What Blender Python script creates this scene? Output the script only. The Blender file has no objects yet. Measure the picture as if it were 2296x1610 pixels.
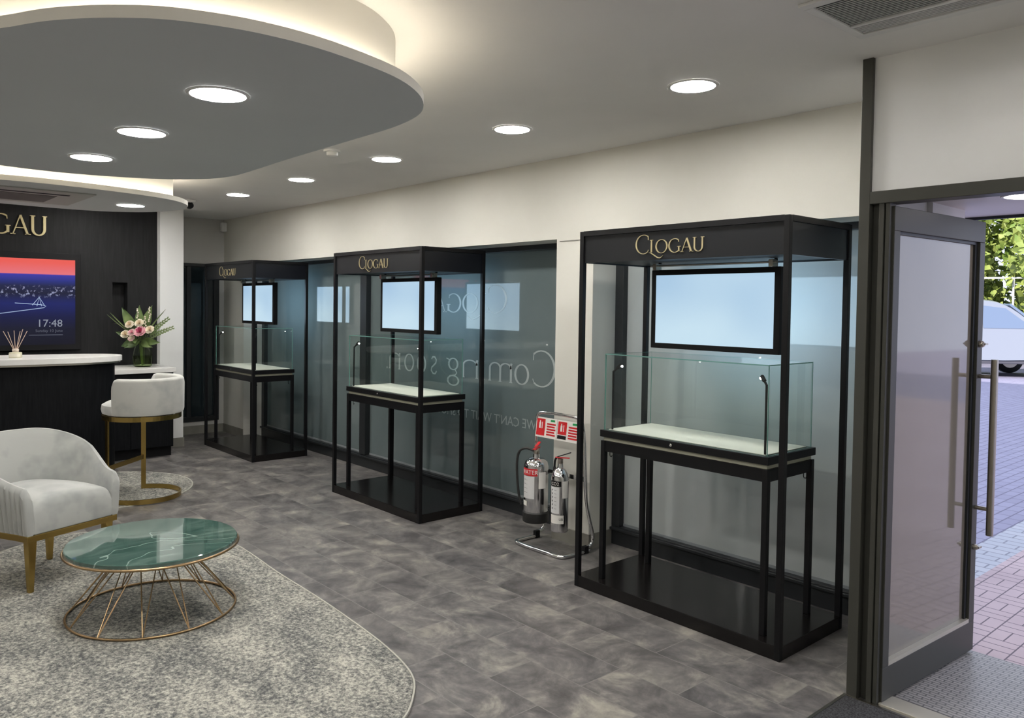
import bpy, bmesh, math, random
from mathutils import Vector, Matrix
import numpy as np
random.seed(7)
scn = bpy.context.scene
COL = scn.collection
PI = math.pi

# ------------------------------------------------------------------ camera, world, sun, exposure
cam_d = bpy.data.cameras.new('camera'); cam = bpy.data.objects.new('camera', cam_d); COL.objects.link(cam)
cam_d.sensor_fit = 'HORIZONTAL'; cam_d.sensor_width = 36.0
cam_d.lens = 36.0 * 1770.64 / 2296.0
cam_d.shift_x = 0.01807; cam_d.shift_y = -0.02904
_y, _p, _r = math.radians(49.132), math.radians(1.669), math.radians(0.770)
_f = Vector((-math.sin(_y) * math.cos(_p), math.cos(_y) * math.cos(_p), -math.sin(_p)))
_rt = Vector((math.cos(_y), math.sin(_y), 0)); _up = _rt.cross(_f)
_rt2 = _rt * math.cos(_r) + _up * math.sin(_r); _up2 = -_rt * math.sin(_r) + _up * math.cos(_r)
cam.matrix_world = Matrix(((_rt2.x, _up2.x, -_f.x, 0), (_rt2.y, _up2.y, -_f.y, 0), (_rt2.z, _up2.z, -_f.z, 1.6), (0, 0, 0, 1)))
cam_d.clip_start = 0.05; cam_d.clip_end = 300
scn.camera = cam

world = bpy.data.worlds.new('world'); scn.world = world; world.use_nodes = True
wb = world.node_tree.nodes['Background']; wb.inputs[0].default_value = (0.72, 0.78, 1.0, 1); wb.inputs[1].default_value = 1.6
sun_d = bpy.data.lights.new('sun', 'SUN'); sun_d.energy = 6.5; sun_d.angle = 0.01; sun_d.color = (1.0, 0.93, 0.84)
sun = bpy.data.objects.new('sun', sun_d); COL.objects.link(sun)
sun.rotation_euler = Vector((0.05, 0.84, -0.54)).to_track_quat('-Z', 'Y').to_euler()

scn.view_settings.view_transform = 'Standard'; scn.view_settings.look = 'None'
scn.view_settings.exposure = 0.0; scn.view_settings.gamma = 1.0; scn.view_settings.use_curve_mapping = False
LAMP = 150.0      # emission of the ceiling downlight diffusers
COVE = 15.0       # emission of the warm cove strips

ZC = 2.62; YW = 3.879; YG = 4.15

# ------------------------------------------------------------------ materials
MATS = {}
def mat(name, col, rough=0.5, metal=0.0, coat=0.0, spec=0.5, emit=None, estr=0.0, trans=0.0, sheen=0.0, coat_rough=0.03):
    if name in MATS: return MATS[name]
    m = bpy.data.materials.new(name); m.use_nodes = True
    b = m.node_tree.nodes['Principled BSDF']
    b.inputs['Base Color'].default_value = (*col, 1); b.inputs['Roughness'].default_value = rough
    b.inputs['Metallic'].default_value = metal; b.inputs['Coat Weight'].default_value = coat
    b.inputs['Coat Roughness'].default_value = coat_rough
    b.inputs['Specular IOR Level'].default_value = spec
    b.inputs['Transmission Weight'].default_value = trans
    b.inputs['Sheen Weight'].default_value = sheen
    if emit: b.inputs['Emission Color'].default_value = (*emit, 1); b.inputs['Emission Strength'].default_value = estr
    MATS[name] = m; return m
def nodes(m): return m.node_tree.nodes, m.node_tree.links, m.node_tree.nodes['Principled BSDF']
def N(nt, t, **kw):
    n = nt.new(t)
    for k, v in kw.items():
        if k in n.inputs: n.inputs[k].default_value = v
        else: setattr(n, k, v)
    return n
def ramp(nt, stops):
    r = nt.new('ShaderNodeValToRGB'); e = r.color_ramp.elements
    e[0].position, e[0].color = stops[0][0], (*stops[0][1], 1); e[1].position, e[1].color = stops[-1][0], (*stops[-1][1], 1)
    for p, c in stops[1:-1]:
        x = e.new(p); x.color = (*c, 1)
    return r
def noisy(name, c1, c2, scale, rough=0.6, detail=6, stretch=(1, 1, 1), bump=0.0, bscale=None, lo=0.35, hi=0.65, **kw):
    m = mat(name, c1, rough, **kw); nt, L, b = nodes(m)
    tc = nt.new('ShaderNodeTexCoord'); mp = N(nt, 'ShaderNodeMapping'); mp.inputs['Scale'].default_value = stretch
    no = N(nt, 'ShaderNodeTexNoise'); no.inputs['Scale'].default_value = scale; no.inputs['Detail'].default_value = detail
    rp = ramp(nt, [(lo, c1), (hi, c2)])
    L.new(tc.outputs['Object'], mp.inputs[0]); L.new(mp.outputs[0], no.inputs['Vector']); L.new(no.outputs[0], rp.inputs[0]); L.new(rp.outputs[0], b.inputs['Base Color'])
    if bump:
        bn = N(nt, 'ShaderNodeTexNoise'); bn.inputs['Scale'].default_value = bscale or scale * 4
        bu = nt.new('ShaderNodeBump'); bu.inputs['Strength'].default_value = bump; bu.inputs['Distance'].default_value = 0.01
        L.new(mp.outputs[0], bn.inputs['Vector']); L.new(bn.outputs[0], bu.inputs['Height']); L.new(bu.outputs[0], b.inputs['Normal'])
    return m

M_wall = noisy('wall_paint', (0.63, 0.615, 0.56), (0.65, 0.635, 0.58), 3, 0.7)
M_ceil = noisy('ceiling_paint', (0.84, 0.83, 0.81), (0.86, 0.85, 0.83), 3, 0.75)
M_drum = mat('cove_paint', (0.82, 0.80, 0.74), 0.6)
M_raft = noisy('raft_grey_paint', (0.59, 0.615, 0.625), (0.605, 0.63, 0.64), 2, 0.7)
M_raft2 = noisy('raft_pale_paint', (0.62, 0.63, 0.62), (0.64, 0.645, 0.64), 2, 0.7)
M_white = mat('white_paint', (0.78, 0.78, 0.77), 0.45)
M_skirt = noisy('skirting_grey', (0.20, 0.19, 0.165), (0.25, 0.24, 0.21), 6, 0.5)
M_black = mat('black_powder_coat', (0.006, 0.006, 0.007), 0.4, spec=0.22)
M_fascia = mat('fascia_black', (0.010, 0.011, 0.013), 0.45, spec=0.25)
M_blackgloss = mat('black_gloss_plinth', (0.006, 0.005, 0.005), 0.2, spec=0.35)
M_ink = mat('matt_black', (0.007, 0.007, 0.008), 0.6, spec=0.2)
M_navy = mat('side_panel_black', (0.004, 0.005, 0.009), 0.35)
M_frame = mat('anthracite_aluminium', (0.062, 0.062, 0.053), 0.42, metal=0.2, spec=0.35)
M_framedark = mat('dark_aluminium', (0.016, 0.018, 0.02), 0.42)
M_gold = mat('brushed_brass', (0.44, 0.31, 0.10), 0.26, metal=1.0)
M_bronze = mat('antique_brass_wire', (0.42, 0.29, 0.16), 0.3, metal=1.0)
M_goldsign = mat('gold_lettering', (0.50, 0.43, 0.25), 0.42, metal=0.65)
M_chrome = mat('chrome', (0.75, 0.75, 0.76), 0.12, metal=1.0)
M_steel = mat('brushed_steel', (0.42, 0.39, 0.34), 0.28, metal=1.0)
M_cyl = mat('polished_steel_cylinder', (0.66, 0.66, 0.67), 0.13, metal=1.0)
M_red = mat('red_plastic', (0.55, 0.015, 0.02), 0.4)
M_green = mat('green_plastic', (0.01, 0.25, 0.07), 0.4)
M_rubber = mat('black_rubber', (0.012, 0.012, 0.012), 0.55)
M_label = mat('printed_label', (0.62, 0.62, 0.62), 0.5)
M_cream = mat('cream_padding', (0.80, 0.79, 0.71), 0.7)
M_recess = mat('recess_strip', (0.34, 0.34, 0.26), 0.5)
M_desktop = mat('white_solid_surface', (0.72, 0.71, 0.69), 0.28)
M_desk = noisy('charcoal_wood_laminate', (0.003, 0.0035, 0.0045), (0.007, 0.0075, 0.009), 10, 0.55, spec=0.12, stretch=(6, 6, .6))
M_feature = noisy('charcoal_panelling', (0.010, 0.010, 0.011), (0.015, 0.015, 0.016), 8, 0.6, spec=0.2, stretch=(1, 6, .5))
M_lamp = mat('led_diffuser', (0.9, 0.9, 0.9), 0.5, emit=(1.0, 0.975, 0.93), estr=LAMP)
M_lampdim = mat('canopy_led_diffuser', (0.9, 0.9, 0.9), 0.5, emit=(1.0, 0.95, 0.90), estr=7)
M_cove = mat('warm_led_strip', (0.9, 0.8, 0.6), 0.5, emit=(1.0, 0.90, 0.74), estr=COVE)
M_spot = mat('case_led', (0.9, 0.9, 0.9), 0.5, emit=(1.0, 0.97, 0.92), estr=30)
M_velvet = noisy('grey_velvet', (0.24, 0.25, 0.24), (0.35, 0.355, 0.335), 5.5, 0.75, detail=3, sheen=0.6, lo=0.33, hi=0.52)
M_velvet2 = noisy('silver_velvet', (0.33, 0.335, 0.32), (0.44, 0.44, 0.41), 5, 0.7, detail=3, sheen=0.6, lo=0.33, hi=0.5)

def screen_mat(name, s):
    m = bpy.data.materials.new(name); m.use_nodes = True; nt, L, b = nodes(m)
    b.inputs['Base Color'].default_value = (0.02, 0.02, 0.02, 1); b.inputs['Roughness'].default_value = 0.3
    tc = nt.new('ShaderNodeTexCoord'); no = N(nt, 'ShaderNodeTexNoise'); no.inputs['Scale'].default_value = 1.6; no.inputs['Detail'].default_value = 1
    rp = ramp(nt, [(0.35, (0.42, 0.62, 0.82)), (0.62, (0.60, 0.80, 0.93))])
    L.new(tc.outputs['Object'], no.inputs['Vector']); L.new(no.outputs[0], rp.inputs[0]); L.new(rp.outputs[0], b.inputs['Emission Color'])
    b.inputs['Emission Strength'].default_value = s; return m
M_screen = screen_mat('lit_blank_screen', 0.92)
M_screenb = screen_mat('lit_blank_screen_rear', 5.5)

def glass_mat(name, tint, ior=1.5, refl=1.0):
    m = bpy.data.materials.new(name); m.use_nodes = True; nt = m.node_tree.nodes; L = m.node_tree.links
    for n in list(nt): nt.remove(n)
    out = nt.new('ShaderNodeOutputMaterial'); tr = nt.new('ShaderNodeBsdfTransparent'); tr.inputs[0].default_value = (*tint, 1)
    gl = nt.new('ShaderNodeBsdfGlossy'); gl.inputs['Roughness'].default_value = 0.01
    fr = nt.new('ShaderNodeFresnel'); fr.inputs[0].default_value = ior
    ml = N(nt, 'ShaderNodeMath', operation='MULTIPLY'); ml.inputs[1].default_value = refl
    ge = nt.new('ShaderNodeNewGeometry'); inv = N(nt, 'ShaderNodeMath', operation='SUBTRACT'); inv.inputs[0].default_value = 1.0; L.new(ge.outputs['Backfacing'], inv.inputs[1]); m2 = N(nt, 'ShaderNodeMath', operation='MULTIPLY'); L.new(ml.outputs[0], m2.inputs[0]); L.new(inv.outputs[0], m2.inputs[1])
    mx = nt.new('ShaderNodeMixShader'); L.new(fr.outputs[0], ml.inputs[0]); L.new(m2.outputs[0], mx.inputs[0]); L.new(tr.outputs[0], mx.inputs[1]); L.new(gl.outputs[0], mx.inputs[2]); L.new(mx.outputs[0], out.inputs[0])
    return m
M_glass = glass_mat('clear_glass', (0.965, 0.985, 0.975))
M_vase = glass_mat('vase_glass', (0.84, 0.88, 0.80), 1.5, 1.8)
M_glassedge = mat('green_glass_edge', (0.15, 0.31, 0.27), 0.15, coat=0.3)
M_water = glass_mat('water_with_stems', (0.80, 0.86, 0.66))

# shop window: dark film behind glass
M_pane = noisy('dark_filmed_window_glass', (0.118, 0.150, 0.153), (0.138, 0.170, 0.173), 1.3, 0.04, coat=0.15, spec=0.55)
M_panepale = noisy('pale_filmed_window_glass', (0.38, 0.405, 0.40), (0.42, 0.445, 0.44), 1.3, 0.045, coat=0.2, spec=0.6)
M_vinyl = mat('pale_vinyl_lettering', (0.36, 0.40, 0.40), 0.3, coat=0.1)
M_vinyl2 = mat('faint_vinyl_lettering', (0.27, 0.305, 0.305), 0.3, coat=0.1)
M_panebottom = mat('pane_light_leak_paint', (0.22, 0.24, 0.25), 0.4)  # pale colour standing in for daylight leaking below the film
M_pane2 = mat('blackened_window_glass', (0.016, 0.024, 0.028), 0.06, coat=0.5)
M_doorpane = noisy('filmed_door_glass', (0.235, 0.21, 0.165), (0.265, 0.235, 0.19), 0.9, 0.08, coat=0.7)

# floor
def floor_mat():
    m = mat('grey_stone_effect_vinyl', (0.2, 0.19, 0.18), 0.33, spec=0.4); nt, L, b = nodes(m)
    tc = nt.new('ShaderNodeTexCoord')
    mp = nt.new('ShaderNodeMapping'); mp.inputs['Location'].default_value = (0.1, 0.09, 0)
    br = nt.new('ShaderNodeTexBrick'); br.inputs['Scale'].default_value = 1.0
    br.inputs['Color1'].default_value = (0.0, 0.0, 0.0, 1); br.inputs['Color2'].default_value = (1, 1, 1, 1); br.inputs['Mortar'].default_value = (0.5, 0.5, 0.5, 1)
    br.inputs['Mortar Size'].default_value = 0.0022; br.inputs['Brick Width'].default_value = 0.61; br.inputs['Row Height'].default_value = 0.254
    br.offset = 0.5; br.inputs['Bias'].default_value = 0.0
    L.new(tc.outputs['Object'], mp.inputs[0]); L.new(mp.outputs[0], br.inputs['Vector'])
    # per tile offset of the noise
    sc = N(nt, 'ShaderNodeVectorMath', operation='SCALE'); sc.inputs['Scale'].default_value = 7.0
    ad = N(nt, 'ShaderNodeVectorMath', operation='ADD'); L.new(br.outputs['Color'], sc.inputs[0]); L.new(sc.outputs[0], ad.inputs[0]); L.new(mp.outputs[0], ad.inputs[1])
    n1 = N(nt, 'ShaderNodeTexNoise'); n1.inputs['Scale'].default_value = 3.8; n1.inputs['Detail'].default_value = 10; n1.inputs['Roughness'].default_value = 0.68; n1.inputs['Distortion'].default_value = 0.5
    L.new(ad.outputs[0], n1.inputs['Vector'])
    r1 = ramp(nt, [(0.30, (0.052, 0.049, 0.050)), (0.44, (0.108, 0.102, 0.102)), (0.54, (0.165, 0.156, 0.152)), (0.68, (0.31, 0.292, 0.258))])
    L.new(n1.outputs[0], r1.inputs[0])
    n2 = N(nt, 'ShaderNodeTexNoise'); n2.inputs['Scale'].default_value = 26; n2.inputs['Detail'].default_value = 6
    L.new(ad.outputs[0], n2.inputs['Vector'])
    r2 = ramp(nt, [(0.3, (0.72, 0.72, 0.72)), (0.7, (1.22, 1.2, 1.18))]); L.new(n2.outputs[0], r2.inputs[0])
    mu = N(nt, 'ShaderNodeMix', data_type='RGBA', blend_type='MULTIPLY'); mu.inputs[0].default_value = 0.75
    L.new(r1.outputs[0], mu.inputs[6]); L.new(r2.outputs[0], mu.inputs[7])
    tv = ramp(nt, [(0.0, (0.88, 0.88, 0.90)), (1.0, (1.12, 1.11, 1.09))]); L.new(br.outputs['Color'], tv.inputs[0])
    mv = N(nt, 'ShaderNodeMix', data_type='RGBA', blend_type='MULTIPLY'); mv.inputs[0].default_value = 1.0
    L.new(mu.outputs[2], mv.inputs[6]); L.new(tv.outputs[0], mv.inputs[7])
    mm = N(nt, 'ShaderNodeMix', data_type='RGBA'); L.new(br.outputs['Fac'], mm.inputs[0]); L.new(mv.outputs[2], mm.inputs[6]); mm.inputs[7].default_value = (0.20, 0.19, 0.18, 1)
    L.new(mm.outputs[2], b.inputs['Base Color'])
    rr = ramp(nt, [(0.3, (0.30, 0.30, 0.30)), (0.7, (0.46, 0.46, 0.46))]); L.new(n2.outputs[0], rr.inputs[0]); L.new(rr.outputs[0], b.inputs['Roughness'])
    bu = nt.new('ShaderNodeBump'); bu.inputs['Strength'].default_value = 0.12; bu.inputs['Distance'].default_value = 0.004
    L.new(n2.outputs[0], bu.inputs['Height']); L.new(bu.outputs[0], b.inputs['Normal'])
    return m
M_floor = floor_mat()
def rug_mat():
    m = mat('speckled_grey_cream_pile', (0.4, 0.39, 0.35), 0.95, spec=0.1); nt, L, b = nodes(m)
    tc = nt.new('ShaderNodeTexCoord')
    n1 = N(nt, 'ShaderNodeTexNoise'); n1.inputs['Scale'].default_value = 2.6; n1.inputs['Detail'].default_value = 7; n1.inputs['Roughness'].default_value = 0.7
    n2 = N(nt, 'ShaderNodeTexNoise'); n2.inputs['Scale'].default_value = 58; n2.inputs['Detail'].default_value = 4; n2.inputs['Roughness'].default_value = 0.8
    mp = nt.new('ShaderNodeMapping'); mp.inputs['Rotation'].default_value = (0, 0, 0.9); mp.inputs['Scale'].default_value = (1, 1.9, 1)
    L.new(tc.outputs['Object'], mp.inputs[0]); L.new(mp.outputs[0], n1.inputs['Vector']); L.new(tc.outputs['Object'], n2.inputs['Vector'])
    mi = N(nt, 'ShaderNodeMath', operation='MULTIPLY_ADD'); mi.inputs[1].default_value = 1.15; mi.inputs[2].default_value = -0.10
    L.new(n1.outputs[0], mi.inputs[0])
    m2 = N(nt, 'ShaderNodeMath', operation='MULTIPLY_ADD'); m2.inputs[1].default_value = 2.6; m2.inputs[2].default_value = -1.3; L.new(n2.outputs[0], m2.inputs[0])
    ad = N(nt, 'ShaderNodeMath', operation='ADD'); L.new(mi.outputs[0], ad.inputs[0]); L.new(m2.outputs[0], ad.inputs[1])
    r = ramp(nt, [(0.12, (0.085, 0.088, 0.088)), (0.38, (0.195, 0.195, 0.183)), (0.55, (0.285, 0.278, 0.248)), (0.85, (0.50, 0.48, 0.42))])
    L.new(ad.outputs[0], r.inputs[0]); L.new(r.outputs[0], b.inputs['Base Color'])
    bu = nt.new('ShaderNodeBump'); bu.inputs['Strength'].default_value = 0.7; bu.inputs['Distance'].default_value = 0.006
    L.new(n2.outputs[0], bu.inputs['Height']); L.new(bu.outputs[0], b.inputs['Normal'])
    return m
M_rug = rug_mat(); M_rugedge = mat('rug_binding', (0.42, 0.41, 0.36), 0.9)
def marble_mat():
    m = mat('green_marble', (0.1, 0.2, 0.17), 0.05, coat=0.7, spec=0.7); nt, L, b = nodes(m)
    tc = nt.new('ShaderNodeTexCoord'); mp = nt.new('ShaderNodeMapping'); mp.inputs['Rotation'].default_value = (0, 0, 0.6); mp.inputs['Scale'].default_value = (3.2, 1, 1)
    n1 = N(nt, 'ShaderNodeTexNoise'); n1.inputs['Scale'].default_value = 3.2; n1.inputs['Detail'].default_value = 9; n1.inputs['Distortion'].default_value = 1.2
    r1 = ramp(nt, [(0.3, (0.035, 0.082, 0.068)), (0.52, (0.065, 0.125, 0.105)), (0.72, (0.16, 0.235, 0.20))])
    n2 = N(nt, 'ShaderNodeTexNoise'); n2.inputs['Scale'].default_value = 1.4; n2.inputs['Detail'].default_value = 3; n2.inputs['Distortion'].default_value = 0.7
    r2 = ramp(nt, [(0.4965, (0, 0, 0)), (0.5, (0.55, 0.55, 0.55)), (0.5035, (0, 0, 0))])
    L.new(tc.outputs['Object'], mp.inputs[0]); L.new(mp.outputs[0], n1.inputs['Vector']); L.new(tc.outputs['Object'], n2.inputs['Vector'])
    L.new(n1.outputs[0], r1.inputs[0]); L.new(n2.outputs[0], r2.inputs[0])
    mx = N(nt, 'ShaderNodeMix', data_type='RGBA'); L.new(r2.outputs[0], mx.inputs[0]); L.new(r1.outputs[0], mx.inputs[6]); mx.inputs[7].default_value = (0.5, 0.62, 0.56, 1)
    L.new(mx.outputs[2], b.inputs['Base Color']); return m
M_marble = marble_mat()
def paver_mat():
    m = mat('basketweave_brick_pavers', (0.4, 0.33, 0.32), 0.7); nt, L, b = nodes(m)
    tc = nt.new('ShaderNodeTexCoord'); sx = nt.new('ShaderNodeSeparateXYZ'); mp = nt.new('ShaderNodeMapping'); mp.inputs['Rotation'].default_value = (0, 0, 0.0); mp.inputs['Scale'].default_value = (6.8, 6.8, 1)
    L.new(tc.outputs['Object'], mp.inputs[0]); L.new(mp.outputs[0], sx.inputs[0])
    ck = nt.new('ShaderNodeTexChecker'); ck.inputs['Scale'].default_value = 1.0; L.new(mp.outputs[0], ck.inputs['Vector'])
    def groove(sock, mult, w):
        a = N(nt, 'ShaderNodeMath', operation='MULTIPLY'); a.inputs[1].default_value = mult; L.new(sock, a.inputs[0])
        f = N(nt, 'ShaderNodeMath', operation='FRACT'); L.new(a.outputs[0], f.inputs[0])
        g = N(nt, 'ShaderNodeMath', operation='LESS_THAN'); g.inputs[1].default_value = w; L.new(f.outputs[0], g.inputs[0]); return g.outputs[0]
    gx2, gy2 = groove(sx.outputs[0], 2, 0.09), groove(sx.outputs[1], 2, 0.09)
    gx1, gy1 = groove(sx.outputs[0], 1, 0.045), groove(sx.outputs[1], 1, 0.045)
    mx = N(nt, 'ShaderNodeMix', data_type='FLOAT'); L.new(ck.outputs['Fac'], mx.inputs[0]); L.new(gx2, mx.inputs[2]); L.new(gy2, mx.inputs[3])
    a = N(nt, 'ShaderNodeMath', operation='MAXIMUM'); L.new(gx1, a.inputs[0]); L.new(gy1, a.inputs[1])
    c = N(nt, 'ShaderNodeMath', operation='MAXIMUM'); L.new(a.outputs[0], c.inputs[0]); L.new(mx.outputs[0], c.inputs[1])
    no = N(nt, 'ShaderNodeTexNoise'); no.inputs['Scale'].default_value = 1.5; no.inputs['Detail'].default_value = 5; L.new(tc.outputs['Object'], no.inputs['Vector'])
    rp = ramp(nt, [(0.3, (0.56, 0.44, 0.45)), (0.7, (0.70, 0.56, 0.56))]); L.new(no.outputs[0], rp.inputs[0])
    m3 = N(nt, 'ShaderNodeMix', data_type='RGBA'); L.new(c.outputs[0], m3.inputs[0]); L.new(rp.outputs[0], m3.inputs[6]); m3.inputs[7].default_value = (0.17, 0.13, 0.15, 1)
    L.new(m3.outputs[2], b.inputs['Base Color']); return m
M_paver = paver_mat()
def brick_mat(name, c1, c2, mo, w, h, ms, rough=0.6, loc=(0, 0, 0), rot=0):
    m = mat(name, c1, rough); nt, L, b = nodes(m)
    tc = nt.new('ShaderNodeTexCoord'); mp = nt.new('ShaderNodeMapping'); mp.inputs['Location'].default_value = loc; mp.inputs['Rotation'].default_value = (0, 0, rot)
    br = nt.new('ShaderNodeTexBrick'); br.inputs['Scale'].default_value = 1; br.inputs['Color1'].default_value = (*c1, 1); br.inputs['Color2'].default_value = (*c2, 1); br.inputs['Mortar'].default_value = (*mo, 1)
    br.inputs['Brick Width'].default_value = w; br.inputs['Row Height'].default_value = h; br.inputs['Mortar Size'].default_value = ms
    L.new(tc.outputs['Object'], mp.inputs[0]); L.new(mp.outputs[0], br.inputs['Vector']); L.new(br.outputs[0], b.inputs['Base Color']); return m
M_paver2 = brick_mat('blue_grey_pavers', (0.33, 0.32, 0.44), (0.38, 0.37, 0.50), (0.18, 0.17, 0.25), 0.2, 0.1, 0.006, rot=1.57)
M_gutter = brick_mat('pale_gutter_pavers', (0.52, 0.55, 0.60), (0.58, 0.60, 0.64), (0.28, 0.29, 0.34), 0.2, 0.1, 0.006)
M_tile = brick_mat('entrance_ribbed_tiles', (0.38, 0.36, 0.35), (0.46, 0.44, 0.43), (0.15, 0.15, 0.15), 0.055, 0.02, 0.003, rough=0.35)
M_matmat = noisy('black_ribbed_mat', (0.008, 0.008, 0.009), (0.06, 0.06, 0.065), 160, 0.95, stretch=(1, 1, 1))
M_alu = mat('cream_aluminium_threshold', (0.55, 0.52, 0.44), 0.35, metal=0.3)

# ------------------------------------------------------------------ mesh builder
class MB:
    def __init__(s): s.v = []; s.f = []; s.m = []; s.cur = 0
    def add(s, vs, fs):
        o = len(s.v); s.v += [tuple(p) for p in vs]; s.f += [tuple(i + o for i in q) for q in fs]; s.m += [s.cur] * len(fs); return s
    def mi(s, i): s.cur = i; return s
    def box(s, x0, x1, y0, y1, z0, z1):
        vs = [(x, y, z) for x in (x0, x1) for y in (y0, y1) for z in (z0, z1)]
        return s.add(vs, [(0, 1, 3, 2), (4, 6, 7, 5), (0, 4, 5, 1), (2, 3, 7, 6), (0, 2, 6, 4), (1, 5, 7, 3)])
    def prism(s, poly, z0, z1, caps=True):
        n = len(poly); vs = [(x, y, z0) for x, y in poly] + [(x, y, z1) for x, y in poly]
        fs = [(i, (i + 1) % n, (i + 1) % n + n, i + n) for i in range(n)]
        if caps: fs += [tuple(range(n - 1, -1, -1)), tuple(range(n, 2 * n))]
        return s.add(vs, fs)
    def prism_y(s, poly, y0, y1):   # poly in (x,z)
        n = len(poly); vs = [(x, y0, z) for x, z in poly] + [(x, y1, z) for x, z in poly]
        fs = [(i, (i + 1) % n, (i + 1) % n + n, i + n) for i in range(n)] + [tuple(range(n - 1, -1, -1)), tuple(range(n, 2 * n))]
        return s.add(vs, fs)
    def lathe(s, prof, c=(0, 0, 0), n=32, a0=0, a1=2 * PI, close=True):
        full = abs(a1 - a0 - 2 * PI) < 1e-6; k = n if full else n + 1
        vs = []
        for i in range(k):
            a = a0 + (a1 - a0) * i / n
            for r, z in prof: vs.append((c[0] + r * math.cos(a), c[1] + r * math.sin(a), c[2] + z))
        p = len(prof); fs = []
        for i in range(n):
            j = (i + 1) % k
            for q in range(p - 1): fs.append((i * p + q, j * p + q, j * p + q + 1, i * p + q + 1))
        s.add(vs, fs)
        if full and close:
            o = len(s.v) - len(vs)
            if prof[0][0] > 1e-5: s.f.append(tuple(o + i * p for i in range(n - 1, -1, -1))); s.m.append(s.cur)
            if prof[-1][0] > 1e-5: s.f.append(tuple(o + i * p + p - 1 for i in range(n))); s.m.append(s.cur)
        return s
    def sweep(s, pts, prof, closed=False, up=None, caps=True, scales=None):
        """profile (list of (a,b)) swept along pts; a along the side, b along the up direction"""
        P = [Vector(p) for p in pts]; n = len(P); k = len(prof); vs = []
        T = []
        for i in range(n):
            a = P[(i - 1) % n] if (closed or i > 0) else P[i]; b = P[(i + 1) % n] if (closed or i < n - 1) else P[i]
            T.append((b - a).normalized())
        u = Vector(up) if up else None
        if u is None:
            t = T[0]; u0 = Vector((0, 0, 1)) if abs(t.z) < 0.9 else Vector((1, 0, 0)); cur = (u0 - t * u0.dot(t)).normalized()
        for i in range(n):
            t = T[i]
            if u is not None: side = t.cross(u).normalized(); w = side.cross(t).normalized() if False else u
            else:
                cur = (cur - t * cur.dot(t)).normalized(); w = cur; side = t.cross(w).normalized()
            sc = scales[i] if scales else 1
            for a, b in prof: vs.append(P[i] + side * a * sc + w * b * sc)
        fs = []
        for i in range(n if closed else n - 1):
            j = (i + 1) % n
            for q in range(k): fs.append((i * k + q, i * k + (q + 1) % k, j * k + (q + 1) % k, j * k + q))
        if not closed and caps: fs += [tuple(range(k - 1, -1, -1)), tuple((n - 1) * k + q for q in range(k))]
        return s.add(vs, fs)
    def tube(s, pts, r, seg=10, closed=False, scales=None):
        return s.sweep(pts, [(r * math.cos(2 * PI * i / seg), r * math.sin(2 * PI * i / seg)) for i in range(seg)], closed, scales=scales)
    def ball(s, c, rx, ry, rz, n=12, k=8):
        prof = [(math.sin(PI * i / k), -math.cos(PI * i / k)) for i in range(k + 1)]; o = len(s.v)
        s.lathe([(max(r, 1e-4), z) for r, z in prof], (0, 0, 0), n, close=False)
        for i in range(o, len(s.v)): x, y, z = s.v[i]; s.v[i] = (c[0] + x * rx, c[1] + y * ry, c[2] + z * rz)
        return s
    def xf(s, M, start=0):
        for i in range(start, len(s.v)): s.v[i] = tuple(M @ Vector(s.v[i]))
        return s
    def build(s, name, mats, parent=None, smooth=False, bevel=0.0, seg=2, subsurf=0, loc=None):
        me = bpy.data.meshes.new(name); me.from_pydata(s.v, [], s.f); 
        for m in (mats if isinstance(mats, (list, tuple)) else [mats]): me.materials.append(m)
        me.polygons.foreach_set('material_index', s.m); 
        bm = bmesh.new(); bm.from_mesh(me); bmesh.ops.recalc_face_normals(bm, faces=bm.faces); bm.to_mesh(me); bm.free()
        if smooth: me.polygons.foreach_set('use_smooth', [True] * len(me.polygons))
        me.update(); o = bpy.data.objects.new(name, me); COL.objects.link(o)
        if parent: o.parent = parent
        if loc: o.location = loc
        if bevel:
            b = o.modifiers.new('bevel', 'BEVEL'); b.width = bevel; b.segments = seg; b.limit_method = 'ANGLE'; b.angle_limit = 0.7
        if subsurf:
            q = o.modifiers.new('sub', 'SUBSURF'); q.levels = subsurf; q.render_levels = subsurf
        if smooth and not subsurf:
            try:
                for p in me.polygons: pass
                me.set_sharp_from_angle(angle=math.radians(40))
            except Exception: pass
        return o
def tag(o, label, cat, group=None, kind=None):
    o['label'] = label; o['category'] = cat
    if group: o['group'] = group
    if kind: o['kind'] = kind
    return o
def thing(name, label, cat, loc=(0, 0, 0), rz=0.0, group=None, kind=None):
    o = bpy.data.objects.new(name, None); o.empty_display_size = 0.1; COL.objects.link(o); o.location = loc; o.rotation_euler = (0, 0, rz)
    return tag(o, label, cat, group, kind)
def struct(o, label, cat): return tag(o, label, cat, None, 'structure')
def copy_tree(o, parent=None):
    c = o.copy(); COL.objects.link(c); c.parent = parent
    for ch in list(o.children): copy_tree(ch, c)
    return c
def chaikin(p, k=2, closed=True):
    for _ in range(k):
        q = []; n = len(p)
        for i in range(n if closed else n - 1):
            a, b = p[i], p[(i + 1) % n]
            q += [tuple(.75 * a[j] + .25 * b[j] for j in range(len(a))), tuple(.25 * a[j] + .75 * b[j] for j in range(len(a)))]
        if not closed: q = [p[0]] + q + [p[-1]]
        p = q
    return p
def inset(poly, d):
    n = len(poly); A = sum(poly[i][0] * poly[(i + 1) % n][1] - poly[(i + 1) % n][0] * poly[i][1] for i in range(n)); sg = 1 if A > 0 else -1; out = []
    for i in range(n):
        a, b = poly[i - 1], poly[(i + 1) % n]; tx, ty = b[0] - a[0], b[1] - a[1]; l = math.hypot(tx, ty) or 1
        out.append((poly[i][0] - sg * ty / l * d, poly[i][1] + sg * tx / l * d))
    return out
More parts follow.
